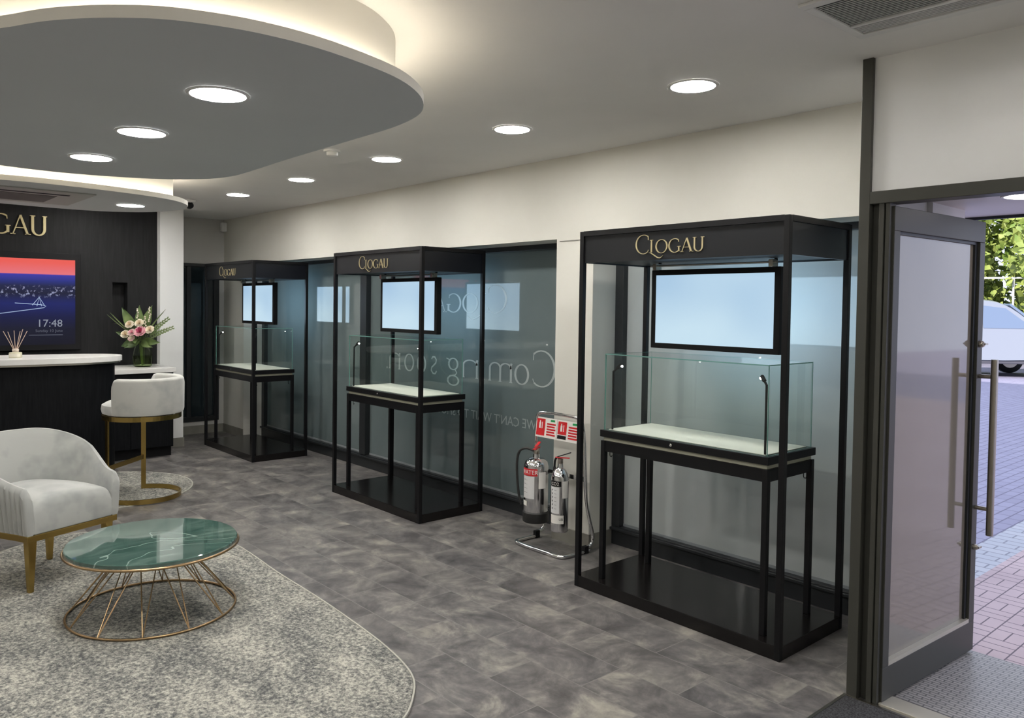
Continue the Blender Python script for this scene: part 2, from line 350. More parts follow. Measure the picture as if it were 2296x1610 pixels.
def arcp(cx, cy, r, a0, a1, n, z=None):
    P = [(cx + r * math.cos(math.radians(a0 + (a1 - a0) * i / n)), cy + r * math.sin(math.radians(a0 + (a1 - a0) * i / n))) for i in range(n + 1)]
    return [(x, y, z) for x, y in P] if z is not None else P

# ------------------------------------------------------------------ serif lettering made of calligraphic strokes
def earc(cx, cy, rx, ry, a0, a1, n=22):
    return [(cx + rx * math.cos(math.radians(a0 + (a1 - a0) * i / n)), cy + ry * math.sin(math.radians(a0 + (a1 - a0) * i / n))) for i in range(n + 1)]
def stroke(pts, thin, thick, force=None, taper=False):
    """-> list of left/right outline points"""
    L = []; R = []; n = len(pts)
    for i in range(n):
        a = pts[max(i - 1, 0)]; b = pts[min(i + 1, n - 1)]; dx, dy = b[0] - a[0], b[1] - a[1]; l = math.hypot(dx, dy) or 1; dx /= l; dy /= l
        w = force if force else thin + (thick - thin) * abs(dy) ** 1.5
        if taper: w *= max(0.15, math.sin(PI * min(1, (i + 0.6) / n)))
        L.append((pts[i][0] - dy * w / 2, pts[i][1] + dx * w / 2)); R.append((pts[i][0] + dy * w / 2, pts[i][1] - dx * w / 2))
    return L, R
def S(p, **k): return (p, k)
def serif(x, y, w=0.16): return S([(x - w / 2, y), (x + w / 2, y)], force=0.028)
def G_C(x, h=1.0, w=.69): return [S(earc(x + w * .62, h / 2, w * .60, h / 2, 52, 305)), S([(x + w * .98, h * .93), (x + w * 1.0, h * .72)], force=.03), S([(x + w * .97, h * .10), (x + w * 1.02, h * .2)], force=.025)]
def G_Lsw(x, h=.7): return [S([(x + .07, h), (x + .07, .06)]), serif(x + .07, h, .17), S([(x - .06, .05), (x + .05, .02), (x + .16, -.05), (x + .28, -.14), (x + .40, -.22), (x + .52, -.25), (x + .62, -.21), (x + .70, -.13)], force=.05, taper=True)]
def G_O(x, h=.7, w=.63): return [S(earc(x + w / 2, h / 2, w * .46, h / 2, 0, 360, 36))]
def G_G(x, h=.7, w=.58): return [S(earc(x + w * .55, h / 2, w * .52, h / 2, 55, 318)), S([(x + w * .92, .05), (x + w * .92, h * .42)]), serif(x + w * .92, h * .42, .17), S([(x + w * .86, h * .95), (x + w * .88, h * .76)], force=.03)]
def G_A(x, h=.7, w=.59): return [S([(x + .06, 0), (x + w * .5, h)], force=.035), S([(x + w * .5, h), (x + w - .06, 0)], force=.075), S([(x + w * .24, h * .34), (x + w * .74, h * .34)], force=.028), serif(x + .06, 0.01, .16), serif(x + w - .05, 0.01, .18)]
def G_U(x, h=.7, w=.59): return [S([(x + .1, h), (x + .1, h * .36)] + earc(x + w / 2, h * .32, w / 2 - .1, h * .32, 180, 360, 14) + [(x + w - .1, h)]), serif(x + .1, h, .17), serif(x + w - .1, h, .16)]
CLOGAU = G_C(0) + G_Lsw(.80) + G_O(1.10) + G_G(1.80) + G_A(2.43) + G_U(3.02)
def letters(strokes, name, m, parent, unit=0.1, sx=1.0, depth=0.004, thin=.03, thick=.085, mirror=False):
    mb = MB()
    for j, (p, k) in enumerate(strokes):
        kk = dict(k); f = kk.pop('force', None); t = kk.pop('taper', False)
        L, R = stroke(p, thin, thick, f, t); d = depth + 0.00015 * (j % 3)
        q = [(-1 if mirror else 1) * unit * sx, unit]
        for i in range(len(L) - 1):
            poly = [L[i], L[i + 1], R[i + 1], R[i]]
            mb.prism_y([(a * q[0], b * q[1]) for a, b in poly], -d, 0)
    return mb.build(name, m, parent)
def text_mesh(body, size, name, m, parent=None, align='CENTER', extrude=0.0005, fn=None):
    cu = bpy.data.curves.new('t', 'FONT'); cu.body = body; cu.size = size; cu.extrude = extrude; cu.align_x = align; cu.resolution_u = 2
    to = bpy.data.objects.new('t', cu); COL.objects.link(to); dg = bpy.context.evaluated_depsgraph_get(); me = bpy.data.meshes.new_from_object(to.evaluated_get(dg))
    bpy.data.objects.remove(to); bpy.data.curves.remove(cu)
    for v in me.vertices:      # text plane xy -> xz facing -y
        x, y, z = v.co; p = (x, -z, y); v.co = fn(p) if fn else p
    me.materials.clear(); me.materials.append(m); me.name = name
    o = bpy.data.objects.new(name, me); COL.objects.link(o)
    if parent: o.parent = parent
    return o

# ================================================================== THE SETTING
mb = MB().box(-9.75, 2.1, -3.1, 3.40, -0.1, 0); mb.box(-9.75, -1.44, 3.40, 4.28, -0.1, 0)
struct(mb.build('floor', M_floor), 'grey stone-effect vinyl tile floor of the showroom', 'floor')
struct(MB().box(-9.75, 2.1, -3.1, 4.28, ZC, ZC + 0.15).build('ceiling', M_ceil), 'flat off-white showroom ceiling', 'ceiling')
# window wall
mb = MB(); mb.box(-9.6, -1.471, YW, 4.28, 2.065, ZC); mb.box(-9.6, -9.005, YW, 4.28, 0, 2.065); mb.box(-3.83, -3.494, YW, 4.28, 0, 2.065)
struct(mb.build('wall_window', M_wall), 'cream wall above and between the dark shop windows', 'wall')
# back wall with dark glazed opening
mb = MB(); mb.box(-9.75, -9.6, 3.0, 4.28, 2.07, ZC); mb.box(-9.75, -9.6, 3.815, 4.28, 0, 2.07); mb.box(-9.75, -9.6, 3.0, 3.815, 0, 0.15)
struct(mb.build('wall_back', noisy('wall_paint_grey', (0.52, 0.51, 0.49), (0.54, 0.53, 0.51), 3, 0.7)), 'pale grey end wall above the dark glazed door', 'wall')
# feature wall with a niche
mb = MB(); mb.box(-9.2, -8.95, -3.1, 2.414, 0, ZC); mb.box(-9.2, -8.95, 2.565, 2.87, 0, ZC); mb.box(-9.2, -8.95, 2.414, 2.565, 1.80, ZC); mb.box(-9.2, -8.95, 2.414, 2.565, 0, 1.36); mb.box(-9.2, -9.08, 2.414, 2.565, 1.36, 1.80)
struct(mb.build('wall_feature', M_feature), 'charcoal panelled feature wall behind the reception desk', 'wall')
struct(MB().box(-9.6, -8.85, 2.87, 3.12, 0, ZC).build('wall_end', M_white), 'white end of the feature wall', 'wall')
struct(MB().box(-9.75, 2.1, -3.25, -3.1, 0, ZC).build('wall_rear', M_wall), 'cream wall opposite the windows', 'wall')
mb = MB(); mb.box(2.0, 2.15, -3.1, 3.45, 0, ZC)
struct(mb.build('wall_right', M_wall), 'cream wall at the near end of the showroom', 'wall')
# wall over the entrance
M_door_wall = noisy('entrance_wall_paint', (0.80, 0.80, 0.785), (0.81, 0.81, 0.80), 3, 0.6)
mb = MB(); mb.box(-1.432, 2.1, 3.255, 3.42, 2.082, ZC); mb.box(0.45, 2.1, 3.255, 3.42, 0, 2.082)
struct(mb.build('wall_entrance', M_door_wall), 'white wall panel over the entrance door', 'wall')
mb = MB(); mb.box(-1.50, -1.455, 3.30, YW, 0, ZC); mb.box(-1.47, -1.43, YW, 4.28, 0, ZC)
struct(mb.build('wall_side', M_door_wall), 'dark return wall beside the entrance', 'wall')
# upper building outside (casts the long shadow over the paving)
struct(MB().box(-26, 16, -12, 4.28, ZC + 0.3, 10.6).build('wall_outside', M_door_wall), 'upper storeys of the building', 'wall')
struct(MB().box(-26, -9.75, -12, 4.28, 0, ZC + 0.3).build('wall_outside', M_door_wall), 'neighbouring part of the building', 'wall')
struct(MB().box(2.15, 16, -12, 4.28, 0, ZC + 0.3).build('wall_outside', M_door_wall), 'part of the building right of the entrance', 'wall')
# entrance post and header
mb = MB(); mb.box(-1.475, -1.432, 3.238, 3.30, 0, ZC); mb.box(-1.432, -1.398, 3.275, 3.30, 0, 2.04); mb.box(-1.398, -1.378, 3.245, 3.31, 0, 2.035); mb.box(-1.374, -1.357, 3.25, 3.31, 0, 2.035)
struct(mb.build('trim_1', M_frame, bevel=0.002), 'anthracite door post running from floor to ceiling', 'door frame')
mb = MB(); mb.box(-1.432, 0.5, 3.238, 3.33, 2.032, 2.082); mb.box(0.40, 0.45, 3.238, 3.33, 0, 2.032)
struct(mb.build('trim_2', M_frame, bevel=0.002), 'anthracite header over the entrance door', 'door frame')
mb = MB(); mb.box(-3.80, -3.545, YW - 0.004, YW, 2.046, 2.052); 
struct(mb.build('trim_3', M_skirt), 'fine joint line over the pier', 'trim')
# baseboards
mb = MB(); mb.box(-3.83, -3.494, YW - 0.008, YW, 0, 0.10); mb.box(-3.494, -3.486, YW - 0.008, 4.10, 0, 0.10)
struct(mb.build('baseboard_pier', M_skirt), 'grey skirting around the pier', 'skirting')
mb = MB(); mb.box(-9.592, -9.005, YW - 0.008, YW, 0, 0.10); struct(mb.build('baseboard_window', M_skirt), 'grey skirting under the window wall corner', 'skirting')
mb = MB(); mb.box(-9.6, -9.592, 3.12, YW - 0.008, 0, 0.10); struct(mb.build('baseboard_back', M_skirt), 'grey skirting along the end wall', 'skirting')
mb = MB(); mb.box(-8.85, -8.842, 2.87, 3.128, 0, 0.10); mb.box(-9.59, -8.85, 3.12, 3.128, 0, 0.10); struct(mb.build('baseboard_feature', M_skirt), 'grey skirting at the white wall end', 'skirting')

# ------------------------------------------------------------------ windows
def window(name, x0, x1, mull, pm, label):
    t = thing(name, label, 'window', (0, 0, 0), kind='structure')
    f = MB(); y0, y1 = 4.105, 4.20
    f.box(x0, x1, y0, y1, 2.025, 2.065); f.box(x0, x1, y0, y1, 0, 0.125); f.box(x0, x1, y0 - 0.02, y0, 0.10, 0.118)
    f.box(x0, x0 + 0.07, y0, y1, 0.125, 2.025); f.box(x1 - 0.05, x1, y0, y1, 0.125, 2.025)
    for m_ in mull: f.box(m_ - 0.055, m_ + 0.055, y0 - 0.01, y1, 0.125, 2.025)
    f.build('window_frame', M_framedark, t, bevel=0.003)
    edges = [x0 + 0.07] + sum([[m_ - 0.055, m_ + 0.055] for m_ in mull], []) + [x1 - 0.05]
    for a, b in zip(edges[::2], edges[1::2]):
        MB().box(a, b, YG, YG + 0.012, 0.125, 2.025).build('pane', pm, t)
        MB().box(a, b, YG - 0.004, YG - 0.0005, 0.125, 0.142).build('painted_light_leak', M_panebottom, t)  # thin pale strip: outside light at the film gap, put into colour
    return t
w1 = window('window_1', -9.005, -3.83, [-6.69], M_pane, 'long dark filmed shop window with mirrored coming soon lettering')
w2 = window('window_2', -3.494, -1.47, [], M_panepale, 'dark filmed shop window behind the nearest display stand')
# mirrored lettering on the far side of the film, reading correctly from the street
def lc_o(x, w, h=.56): return [S(earc(x + w / 2, h / 2, w / 2 - .03, h / 2, 0, 360, 30))]
def lc_n(x, w, h=.56, humps=1):
    out = [S([(x + .05, 0), (x + .05, h)]), serif(x + .05, 0.01, .13), S([(x - .01, h - .02), (x + .05, h)], force=.03)]; step = (w - .1) / humps
    for k in range(humps):
        a = x + .05 + k * step; out += [S(earc(a + step / 2, h - .17, step / 2, .16, 175, 0, 10) + [(a + step, 0)]), serif(a + step, 0.01, .13)]
    return out
def lc_i(x, h=.56): return [S([(x + .05, 0), (x + .05, h)]), serif(x + .05, 0.01, .13), S([(x - .01, h - .02), (x + .05, h)], force=.03), S(earc(x + .05, h + .2, .02, .02, 0, 360, 10), force=.04)]
def lc_g(x, w, h=.56): return [S(earc(x + w * .45, h * .68, w * .34, h * .32, 0, 360, 26)), S([(x + w * .3, h * .36), (x + w * .16, h * .2), (x + w * .3, h * .06), (x + w * .7, 0), (x + w * .85, -.1)], force=.045), S(earc(x + w * .45, -.14, w * .42, .15, 0, 360, 26)), S([(x + w * .72, h * .9), (x + w * .98, h * .98)], force=.035)]
def lc_s(x, w, h=.56): return [S([(x + w * .85, h * .84), (x + w * .66, h * .98), (x + w * .38, h * .98), (x + w * .16, h * .82), (x + w * .22, h * .64), (x + w * .5, h * .5), (x + w * .8, h * .36), (x + w * .88, h * .18), (x + w * .62, h * .01), (x + w * .3, h * .01), (x + w * .1, h * .17)], force=.055)]
u = 0.27
def xx(w): return (-4.095 - w) / u      # window x -> letter coordinate
st = G_C(0, 1.0, .86) + lc_o(xx(-4.375), .60) + lc_n(xx(-4.566), 1.04, humps=2) + lc_i(xx(-4.907)) + lc_n(xx(-4.985), .76) + lc_g(xx(-5.235), .66) + lc_s(xx(-5.54), .38) + lc_o(xx(-5.71), .5) + lc_o(xx(-5.895), .56) + lc_n(xx(-6.115), .68) + [S([(xx(-6.33), .02), (xx(-6.33) + .05, .02)], force=.06)]
o = letters(st, 'lettering', M_vinyl, w1, u, 1.0, 0.0006, .035, .085, mirror=True); o.location = (-4.095, YG - 0.0005, 1.0)
o = letters(CLOGAU, 'lettering', M_vinyl2, w1, 0.225, 1.42, 0.0006, .03, .075, mirror=True); o.location = (-4.645, YG - 0.0005, 1.545)
o = text_mesh("WE CAN'T WAIT TO SHOW", 0.105, 'lettering', M_vinyl2, w1, 'LEFT', 0.0003, fn=lambda p: (-p[0] * 0.98, p[1], p[2])); o.location = (-4.285, YG - 0.001, 0.665)
# end-wall dark glazed door
t = thing('window_3', 'dark glazed door set in the end wall', 'window', kind='structure')
f = MB(); f.box(-9.64, -9.585, 3.0, 3.815, 2.03, 2.07); f.box(-9.64, -9.585, 3.0, 3.815, 0.15, 0.21); f.box(-9.64, -9.585, 3.755, 3.815, 0.21, 2.03); f.box(-9.64, -9.585, 3.42, 3.47, 0.21, 2.03)
f.build('window_frame', M_framedark, t, bevel=0.003)
MB().box(-9.63, -9.62, 3.0, 3.42, 0.21, 2.03).build('pane', M_pane2, t); MB().box(-9.63, -9.62, 3.47, 3.755, 0.21, 2.03).build('pane', M_pane2, t)

# ------------------------------------------------------------------ ceiling rafts
R1 = [(-2.644, .415), (-2.498, .484), (-2.397, .558), (-2.316, .635), (-2.235, .737), (-2.19, .858), (-2.165, .967), (-2.162, 1.136), (-2.201, 1.326), (-2.26, 1.513), (-2.356, 1.661), (-2.471, 1.776), (-2.629, 1.874), (-2.868, 1.923), (-3.192, 1.927), (-3.567, 1.931), (-4.005, 1.936), (-4.425, 1.955), (-4.765, 1.956), (-5.012, 1.834), (-5.2, 1.60), (-5.32, 1.25), (-5.33, .98), (-5.27, .70), (-5.10, .35), (-4.75, .05), (-4.3, -.12), (-3.8, -.14), (-3.3, 0.0), (-2.95, .20)]
R2 = [(-5.99, .70), (-5.925, .93), (-5.903, 1.142), (-5.92, 1.381), (-5.965, 1.637), (-6.03, 1.90), (-6.15, 2.12), (-6.356, 2.276), (-6.55, 2.34), (-6.78, 2.35), (-7.07, 2.255), (-7.29, 2.05), (-7.395, 1.80), (-7.41, 1.50), (-7.38, 1.15), (-7.33, .75), (-7.1, .3), (-6.7, .05), (-6.3, .2), (-6.08, .45)]
def raft(name, poly, msoff, label, strip=True):
    p = chaikin(poly, 2); t = thing(name, label, 'ceiling raft', (0, 0, 0))
    mb = MB(); n = len(p); q = inset(p, 0.004)
    vs = [(x, y, 2.37) for x, y in p] + [(x, y, 2.405) for x, y in p]
    mb.mi(0).add([(x, y, 2.37) for x, y in p], [tuple(range(n))]); mb.mi(1).add(vs, [(i, (i + 1) % n, (i + 1) % n + n, i + n) for i in range(n)]); mb.add([(x, y, 2.405) for x, y in p], [tuple(range(n))])
    mb.build('soffit_panel', [msoff, M_drum], t)
    MB().prism(inset(p, 0.11), 2.4052, ZC - 0.0005).build('upstand', M_drum, t, smooth=True)
    s = inset(p, 0.075); MB().sweep([(x, y, 2.411) for x, y in s], [(-.007, -.005), (.007, -.005), (.007, .003), (-.007, .003)], closed=True, up=(0, 0, 1)).build('led_strip', M_cove, t)
    return t
raft('ceiling_raft', R1, M_raft, 'large grey kidney-shaped raft hanging over the rug with warm cove light')
raft('ceiling_raft', R2, M_raft2, 'smaller pale raft over the reception desk holding an air vent')

def downlight(x, y, z, label, group, r=0.100, lm=None):
    t = thing('downlight', label, 'ceiling light', (x, y, z), group=group)
    MB().lathe([(r, -0.001), (r, -0.006), (r + 0.010, -0.006), (r + 0.014, -0.001)], n=40, close=False).build('trim_ring', M_white, t, smooth=True)
    MB().lathe([(0.0001, -0.004), (r - 0.001, -0.004), (r - 0.001, -0.0005), (0.0001, -0.0005)], n=40, close=False).build('diffuser', lm or M_lamp, t)
    return t
nm = ['nearest', 'second', 'third', 'fourth', 'farthest']
for k in range(5):
    downlight(-2.166 - 1.27 * k + (0.04 if k == 1 else 0), 3.06, ZC, nm[k] + ' round downlight of the row along the windows' + (', beside the entrance' if k == 0 else ''), 'downlights along the window wall')
for k, x in enumerate((-2.897, -3.785, -4.636)):
    downlight(x, 1.146, 2.37, ['nearest', 'middle', 'farthest'][k] + ' round downlight in the large grey ceiling raft', 'downlights in the grey raft')
downlight(-6.708, 1.946, 2.37, 'round downlight in the small pale raft over the desk', 'downlight over the desk')
for (x, y) in [(-0.6, 1.2), (-0.6, -1.2), (-2.4, -1.6), (-4.2, -1.6), (-6.0, -1.6), (-7.7, -1.2), (-0.9, 3.0 - 0.3), (1.2, 0.8), (1.2, 2.4), (-7.9, 0.5), (-8.2, 2.2)]:  # unseen downlights added to brighten the room and the entrance wall
    downlight(x, y, ZC, 'unseen round downlight added to light the room', 'added downlights out of view')

# smoke detector, camera, alarm sensor
t = thing('smoke_detector', 'white smoke detector on the ceiling beside the grey raft', 'smoke detector', (-4.70, 2.63, ZC))
MB().lathe([(0.0001, -0.012), (0.055, -0.012), (0.058, -0.0), ], n=28, close=False).build('base', M_white, t, smooth=True)
MB().lathe([(0.0001, -0.042), (0.022, -0.042), (0.036, -0.034), (0.038, -0.026), (0.038, -0.0125)], n=28).build('sensor_head', M_white, t, smooth=True)
t = thing('security_camera', 'white dome camera with a black lens ball beside the white wall end', 'camera', (-7.98, 2.87, ZC))
MB().lathe([(0.0001, -0.028), (0.045, -0.026), (0.058, -0.012), (0.06, -0.0005)], n=24).build('base', M_white, t, smooth=True)
MB().ball((0, 0, -0.055), 0.042, 0.042, 0.036).build('lens_ball', M_ink, t, smooth=True)
MB().box(0.03, 0.10, -0.008, 0.008, -0.03, -0.014).build('side_arm', M_white, t)
t = thing('motion_sensor', 'small white alarm sensor high in the far corner', 'sensor', (-9.53, 3.83, 2.47))
MB().box(-0.03, 0.03, -0.02, 0.047, 0, 0.11).build('casing', M_white, t, bevel=0.01)
MB().box(-0.02, 0.02, -0.026, -0.02, 0.02, 0.06).build('lens', M_label, t, bevel=0.004)

# air vents
t = thing('ceiling_cassette', 'white louvred air conditioning grille above the entrance', 'air vent', (-1.36, 2.50, ZC))
f = MB(); f.box(0, 1.1, 0, 0.04, -0.012, -0.0005); f.box(0, 1.1, 0.42, 0.46, -0.012, -0.0005); f.box(0, 0.03, 0.04, 0.42, -0.012, -0.0005); f.box(1.07, 1.1, 0.04, 0.42, -0.012, -0.0005); f.box(0.03, 1.07, 0.31, 0.325, -0.012, -0.001)
f.build('frame', M_white, t, bevel=0.003)
MB().box(0.03, 1.07, 0.04, 0.42, -0.004, -0.0006).build('backing', M_ink, t)
for k in range(17):
    y = 0.05 + k * 0.0153
    MB().box(0.032, 1.068, y, y + 0.0055, -0.0062, -0.0046).build('slat', M_raft2, t)
for k in range(6):
    y = 0.332 + k * 0.0145
    MB().box(0.032, 1.068, y, y + 0.0095, -0.0062, -0.0046).build('slat', M_raft2, t)
t = thing('ceiling_cassette', 'slotted air conditioning panel in the small raft over the desk', 'air vent', (-7.05, 0.35, 2.37))
f = MB(); f.box(0, 0.84, 0.0, 1.22, -0.010, -0.0005); f.build('panel', mat('vent_cream', (0.42, 0.41, 0.37), 0.5), t, bevel=0.003)
MB().box(0.12, 0.58, 0.1, 1.02, -0.0125, -0.0102).build('intake_grille', mat('vent_shadow', (0.09, 0.085, 0.07), 0.6), t)
MB().box(0.655, 0.695, 0.1, 1.08, -0.0125, -0.0102).build('outlet_slot', M_ink, t)

# ================================================================== display stands
FX = [(-1.815, 3.313), (-4.676, 3.350), (-7.523, 3.335)]
W, D, T = 1.273, 0.606, 2.03
def make_stand():
    t = thing('display_stand', '', 'display stand')
    p = 0.028
    for (x, y) in ((0, 0), (W - p, 0), (0, D - p), (W - p, D - p)):
        MB().box(x, x + p, y, y + p, 0.0, T - 0.001).build('post', M_black, t, bevel=0.0015)
    MB().box(0.001, W - 0.001, 0.001, D - 0.001, 0.0, 0.066).build('plinth', M_blackgloss, t, bevel=0.002)
    r = MB(); z0, z1 = T - 0.028, T; r.box(0.028, W - 0.028, 0, 0.028, z0, z1); r.box(0.028, W - 0.028, D - 0.028, D, z0, z1); r.box(0, 0.028, 0.028, D - 0.028, z0, z1); r.box(W - 0.028, W, 0.028, D - 0.028, z0, z1)
    r.build('top_rail', M_black, t)
    fp = MB().box(0.029, W - 0.029, 0.010, 0.022, 1.852, T - 0.029).build('fascia_panel', M_fascia, t)
    MB().box(0.029, W - 0.029, D - 0.022, D - 0.010, 1.852, T - 0.029).build('fascia_panel', M_fascia, t)
    MB().box(W - 0.020, W - 0.008, 0.029, D - 0.029, 1.852, T - 0.029).build('fascia_panel', M_navy, t)
    MB().box(0.008, 0.020, 0.029, D - 0.029, 1.852, T - 0.029).build('fascia_panel', M_navy, t)
    MB().box(0.021, W - 0.021, 0.023, D - 0.023, 1.86, 1.872).build('canopy_board', M_fascia, t)
    MB().box(0.021, W - 0.021, 0.023, D - 0.023, T - 0.014, T - 0.004).build('top_board', M_fascia, t)
    l = letters(CLOGAU, 'gold_lettering', M_goldsign, fp, 0.099, 1.19, 0.004, .028, .068); l.location = (0.398, 0.0098, 1.886); l['label'] = 'gold serif lettering'
    return t
def make_screen():
    t = thing('display_screen', '', 'screen')
    w, h = 0.80, 0.445; x0 = -w / 2
    # casing is a frame so that neither lit panel is covered
    MB().box(x0, -x0, -0.022, 0.022, -h / 2, h / 2).build('casing', M_ink, t, bevel=0.003)
    MB().box(x0 + 0.033, -x0 - 0.033, -0.0235, -0.0222, -h / 2 + 0.030, h / 2 - 0.030).build('front_panel', M_screen, t)
    MB().box(x0 + 0.028, -x0 - 0.028, 0.0222, 0.0235, -h / 2 + 0.018, h / 2 - 0.018).build('rear_panel', M_screenb, t)
    r = MB(); r.tube([(x0 + 0.01, -0.045, h / 2 + 0.022), (-x0 - 0.01, -0.045, h / 2 + 0.022)], 0.0045, 8); r.build('mounting_rod', M_steel, t, smooth=True)
    for s in (-0.36, 0.36):
        MB().box(s - 0.012, s + 0.012, -0.052, 0.0, h / 2 - 0.002, h / 2 + 0.035).build('clamp', M_steel, t, bevel=0.002)
        MB().box(s - 0.006, s + 0.006, -0.006, 0.006, h / 2 + 0.035, h / 2 + 0.054).build('hanger', M_black, t)
    return t
def make_case():
    t = thing('display_case', '', 'glass display case')
    w, d = 1.03, 0.445; l = 0.028
    for (x, y) in ((0, 0), (w - l, 0), (0, d - l), (w - l, d - l)):
        MB().box(x, x + l, y, y + l, 0, 0.785).build('leg', M_black, t, bevel=0.0015)
    a = MB(); z0, z1 = 0.725, 0.782; a.box(l, w - l, 0.004, l - 0.004, z0, z1); a.box(l, w - l, d - l + 0.004, d - 0.004, z0, z1); a.box(0.004, l - 0.004, l, d - l, z0, z1); a.box(w - l + 0.004, w - 0.004, l, d - l, z0, z1); a.box(0.004, w - 0.004, 0.004, d - 0.004, 0.776, 0.784)
    a.build('apron', M_black, t)
    MB().box(0.012, w - 0.012, 0.012, d - 0.012, 0.7855, 0.806).build('recess_strip', M_recess, t)
    tr = MB().box(-0.004, w + 0.004, -0.004, d + 0.004, 0.8065, 0.845).build('tray', M_black, t, bevel=0.002)
    MB().box(0.03, w - 0.03, 0.03, d - 0.03, 0.8455, 0.850).build('display_pad', M_cream, t, bevel=0.002)
    k = MB(); k.lathe([(0.0001, 0), (0.008, 0), (0.008, 0.006), (0.004, 0.008), (0.0001, 0.008)], n=14); k.xf(Matrix.Translation((0.5 * w - 0.03, -0.0045, 0.826)) @ Matrix.Rotation(PI / 2, 4, 'X'))
    k.build('lock', M_chrome, tr, smooth=True)
    gx0, gx1, gy0, gy1, gz0, gz1, e = 0.012, w - 0.012, 0.012, d - 0.012, 0.846, 1.276, 0.006
    def panel(x0, x1, y0, y1, z0, z1, axis):
        mb = MB(); mb.box(x0, x1, y0, y1, z0, z1)
        # box face order: x0,x1,y0,y1,z0,z1 -> the thin edges are green
        for i, ax in enumerate((0, 0, 1, 1, 2, 2)): mb.m[i] = 0 if ax == axis else 1
        o = mb.build('glass_panel', [M_glass, M_glassedge], t); return o
    panel(gx0, gx1, gy0, gy0 + e, gz0, gz1 - e, 1); panel(gx0, gx1, gy1 - e, gy1, gz0, gz1 - e, 1)
    panel(gx0, gx0 + e, gy0 + e, gy1 - e, gz0, gz1 - e, 0); panel(gx1 - e, gx1, gy0 + e, gy1 - e, gz0, gz1 - e, 0)
    panel(gx0, gx1, gy0, gy1, gz1 - e + 0.0005, gz1, 2)
    for (x, s) in ((0.055, 1), (w - 0.035, -1)):
        pl = MB().box(x - 0.004, x + 0.004, 0.030, 0.038, 0.850, 1.180).build('led_pole', M_ink, t)
        hd = MB(); hd.box(-0.004, 0.004, -0.004, 0.004, 0, 0.05); hd.box(-0.007, 0.007, -0.007, 0.007, 0.028, 0.062); hd.xf(Matrix.Translation((x, 0.036, 1.176)) @ Matrix.Rotation(0.75 * s, 4, 'Y') @ Matrix.Rotation(-0.35, 4, 'X')); hd.build('spotlight_head', M_ink, pl)
        b = MB(); b.ball((0, 0, 0), 0.007, 0.007, 0.006); b.xf(Matrix.Translation((x, 0.036, 1.176)) @ Matrix.Rotation(0.75 * s, 4, 'Y') @ Matrix.Rotation(-0.35, 4, 'X') @ Matrix.Translation((0.010 * s, 0, 0.056))); b.build('bulb', M_spot, pl)
    for (x, y) in ((0.03, 0.045), (w - 0.03, 0.045), (w - 0.03, d - 0.05)):
        MB().tube([(x, y, 0.725), (x, y, 0.70), (x + 0.004, y, 0.692), (x + 0.012, y, 0.692), (x + 0.016, y, 0.70)], 0.0022, 6).build('hook', M_ink, t, smooth=True)
    return t
stands = []; st0 = make_stand(); sc0 = make_screen(); dc0 = make_case()
sname = ['nearest', 'middle', 'farthest']; where = ['beside the entrance door', 'left of the fire extinguishers', 'beside the end wall']
for i, (xr, y0) in enumerate(FX):
    a = st0 if i == 0 else copy_tree(st0); b = sc0 if i == 0 else copy_tree(sc0); c = dc0 if i == 0 else copy_tree(dc0)
    a.location = (xr - W, y0, 0); b.location = (xr - W / 2, 3.69, 1.5965); c.location = (xr - W + 0.128, y0 + 0.062, 0.0665)
    tag(a, '%s black metal display stand with a gold-lettered fascia, %s' % (sname[i], where[i]), 'display stand', 'black display stands along the windows')
    tag(b, 'lit blank blue-white screen hanging in the %s display stand' % sname[i], 'screen', 'screens in the display stands')
    tag(c, 'black table with a glass showcase inside the %s display stand' % sname[i], 'display case', 'glass showcases in the display stands')

# ================================================================== entrance door (open leaf)
hx, hy = -1.347, 3.275; fx, fy = -1.293, 4.140
ang = math.atan2(fy - hy, fx - hx); Lw = math.hypot(fx - hx, fy - hy)
t = thing('door_1', 'open glazed anthracite entrance door with a long pull bar', 'door', (hx, hy, 0), ang, kind='structure')
th = 0.045; g0, g1 = 0.055, Lw - 0.07
f = MB(); f.box(0, Lw, 0, th, 0.012, 0.150); f.box(0, Lw, 0, th, 1.925, 2.022); f.box(0, 0.050, 0, th, 0.150, 1.925); f.box(Lw - 0.055, Lw, 0, th, 0.150, 1.925)
f.build('leaf_frame', M_frame, t, bevel=0.002)
b = MB(); b.box(Lw - 0.077, Lw - 0.055, 0.012, th - 0.004, 0.168, 1.925); b.box(0.05, Lw - 0.077, 0.012, th - 0.004, 1.913, 1.925); b.build('glazing_bead', M_framedark, t)
MB().box(0.05, Lw - 0.055, 0.0, th - 0.004, 0.1505, 0.168).build('bottom_bead', M_alu, t)
MB().box(0.05, Lw - 0.077, 0.022, 0.032, 0.168, 1.913).build('pane', M_doorpane, t)
h = MB(); hxp, hyp = Lw - 0.02, -0.062
h.tube([(hxp, hyp, 0.57), (hxp, hyp, 1.385)], 0.0155, 16)
for z in (0.69, 1.305): h.tube([(hxp, hyp + 0.012, z), (hxp, 0.0, z)], 0.010, 12)
h.build('pull_handle', M_steel, t, smooth=True)
for z, r in ((1.455, 0.016), (0.505, 0.014)):
    k = MB(); k.lathe([(0.0001, 0.022), (r * .6, 0.02), (r, 0.012), (r, 0)], n=16); k.box(-0.005, 0.025, -0.004, 0.004, 0.016, 0.026); k.xf(Matrix.Translation((Lw - 0.028, -0.0, z)) @ Matrix.Rotation(PI / 2, 4, 'X')); k.build('thumb_turn', M_steel, t, smooth=True)
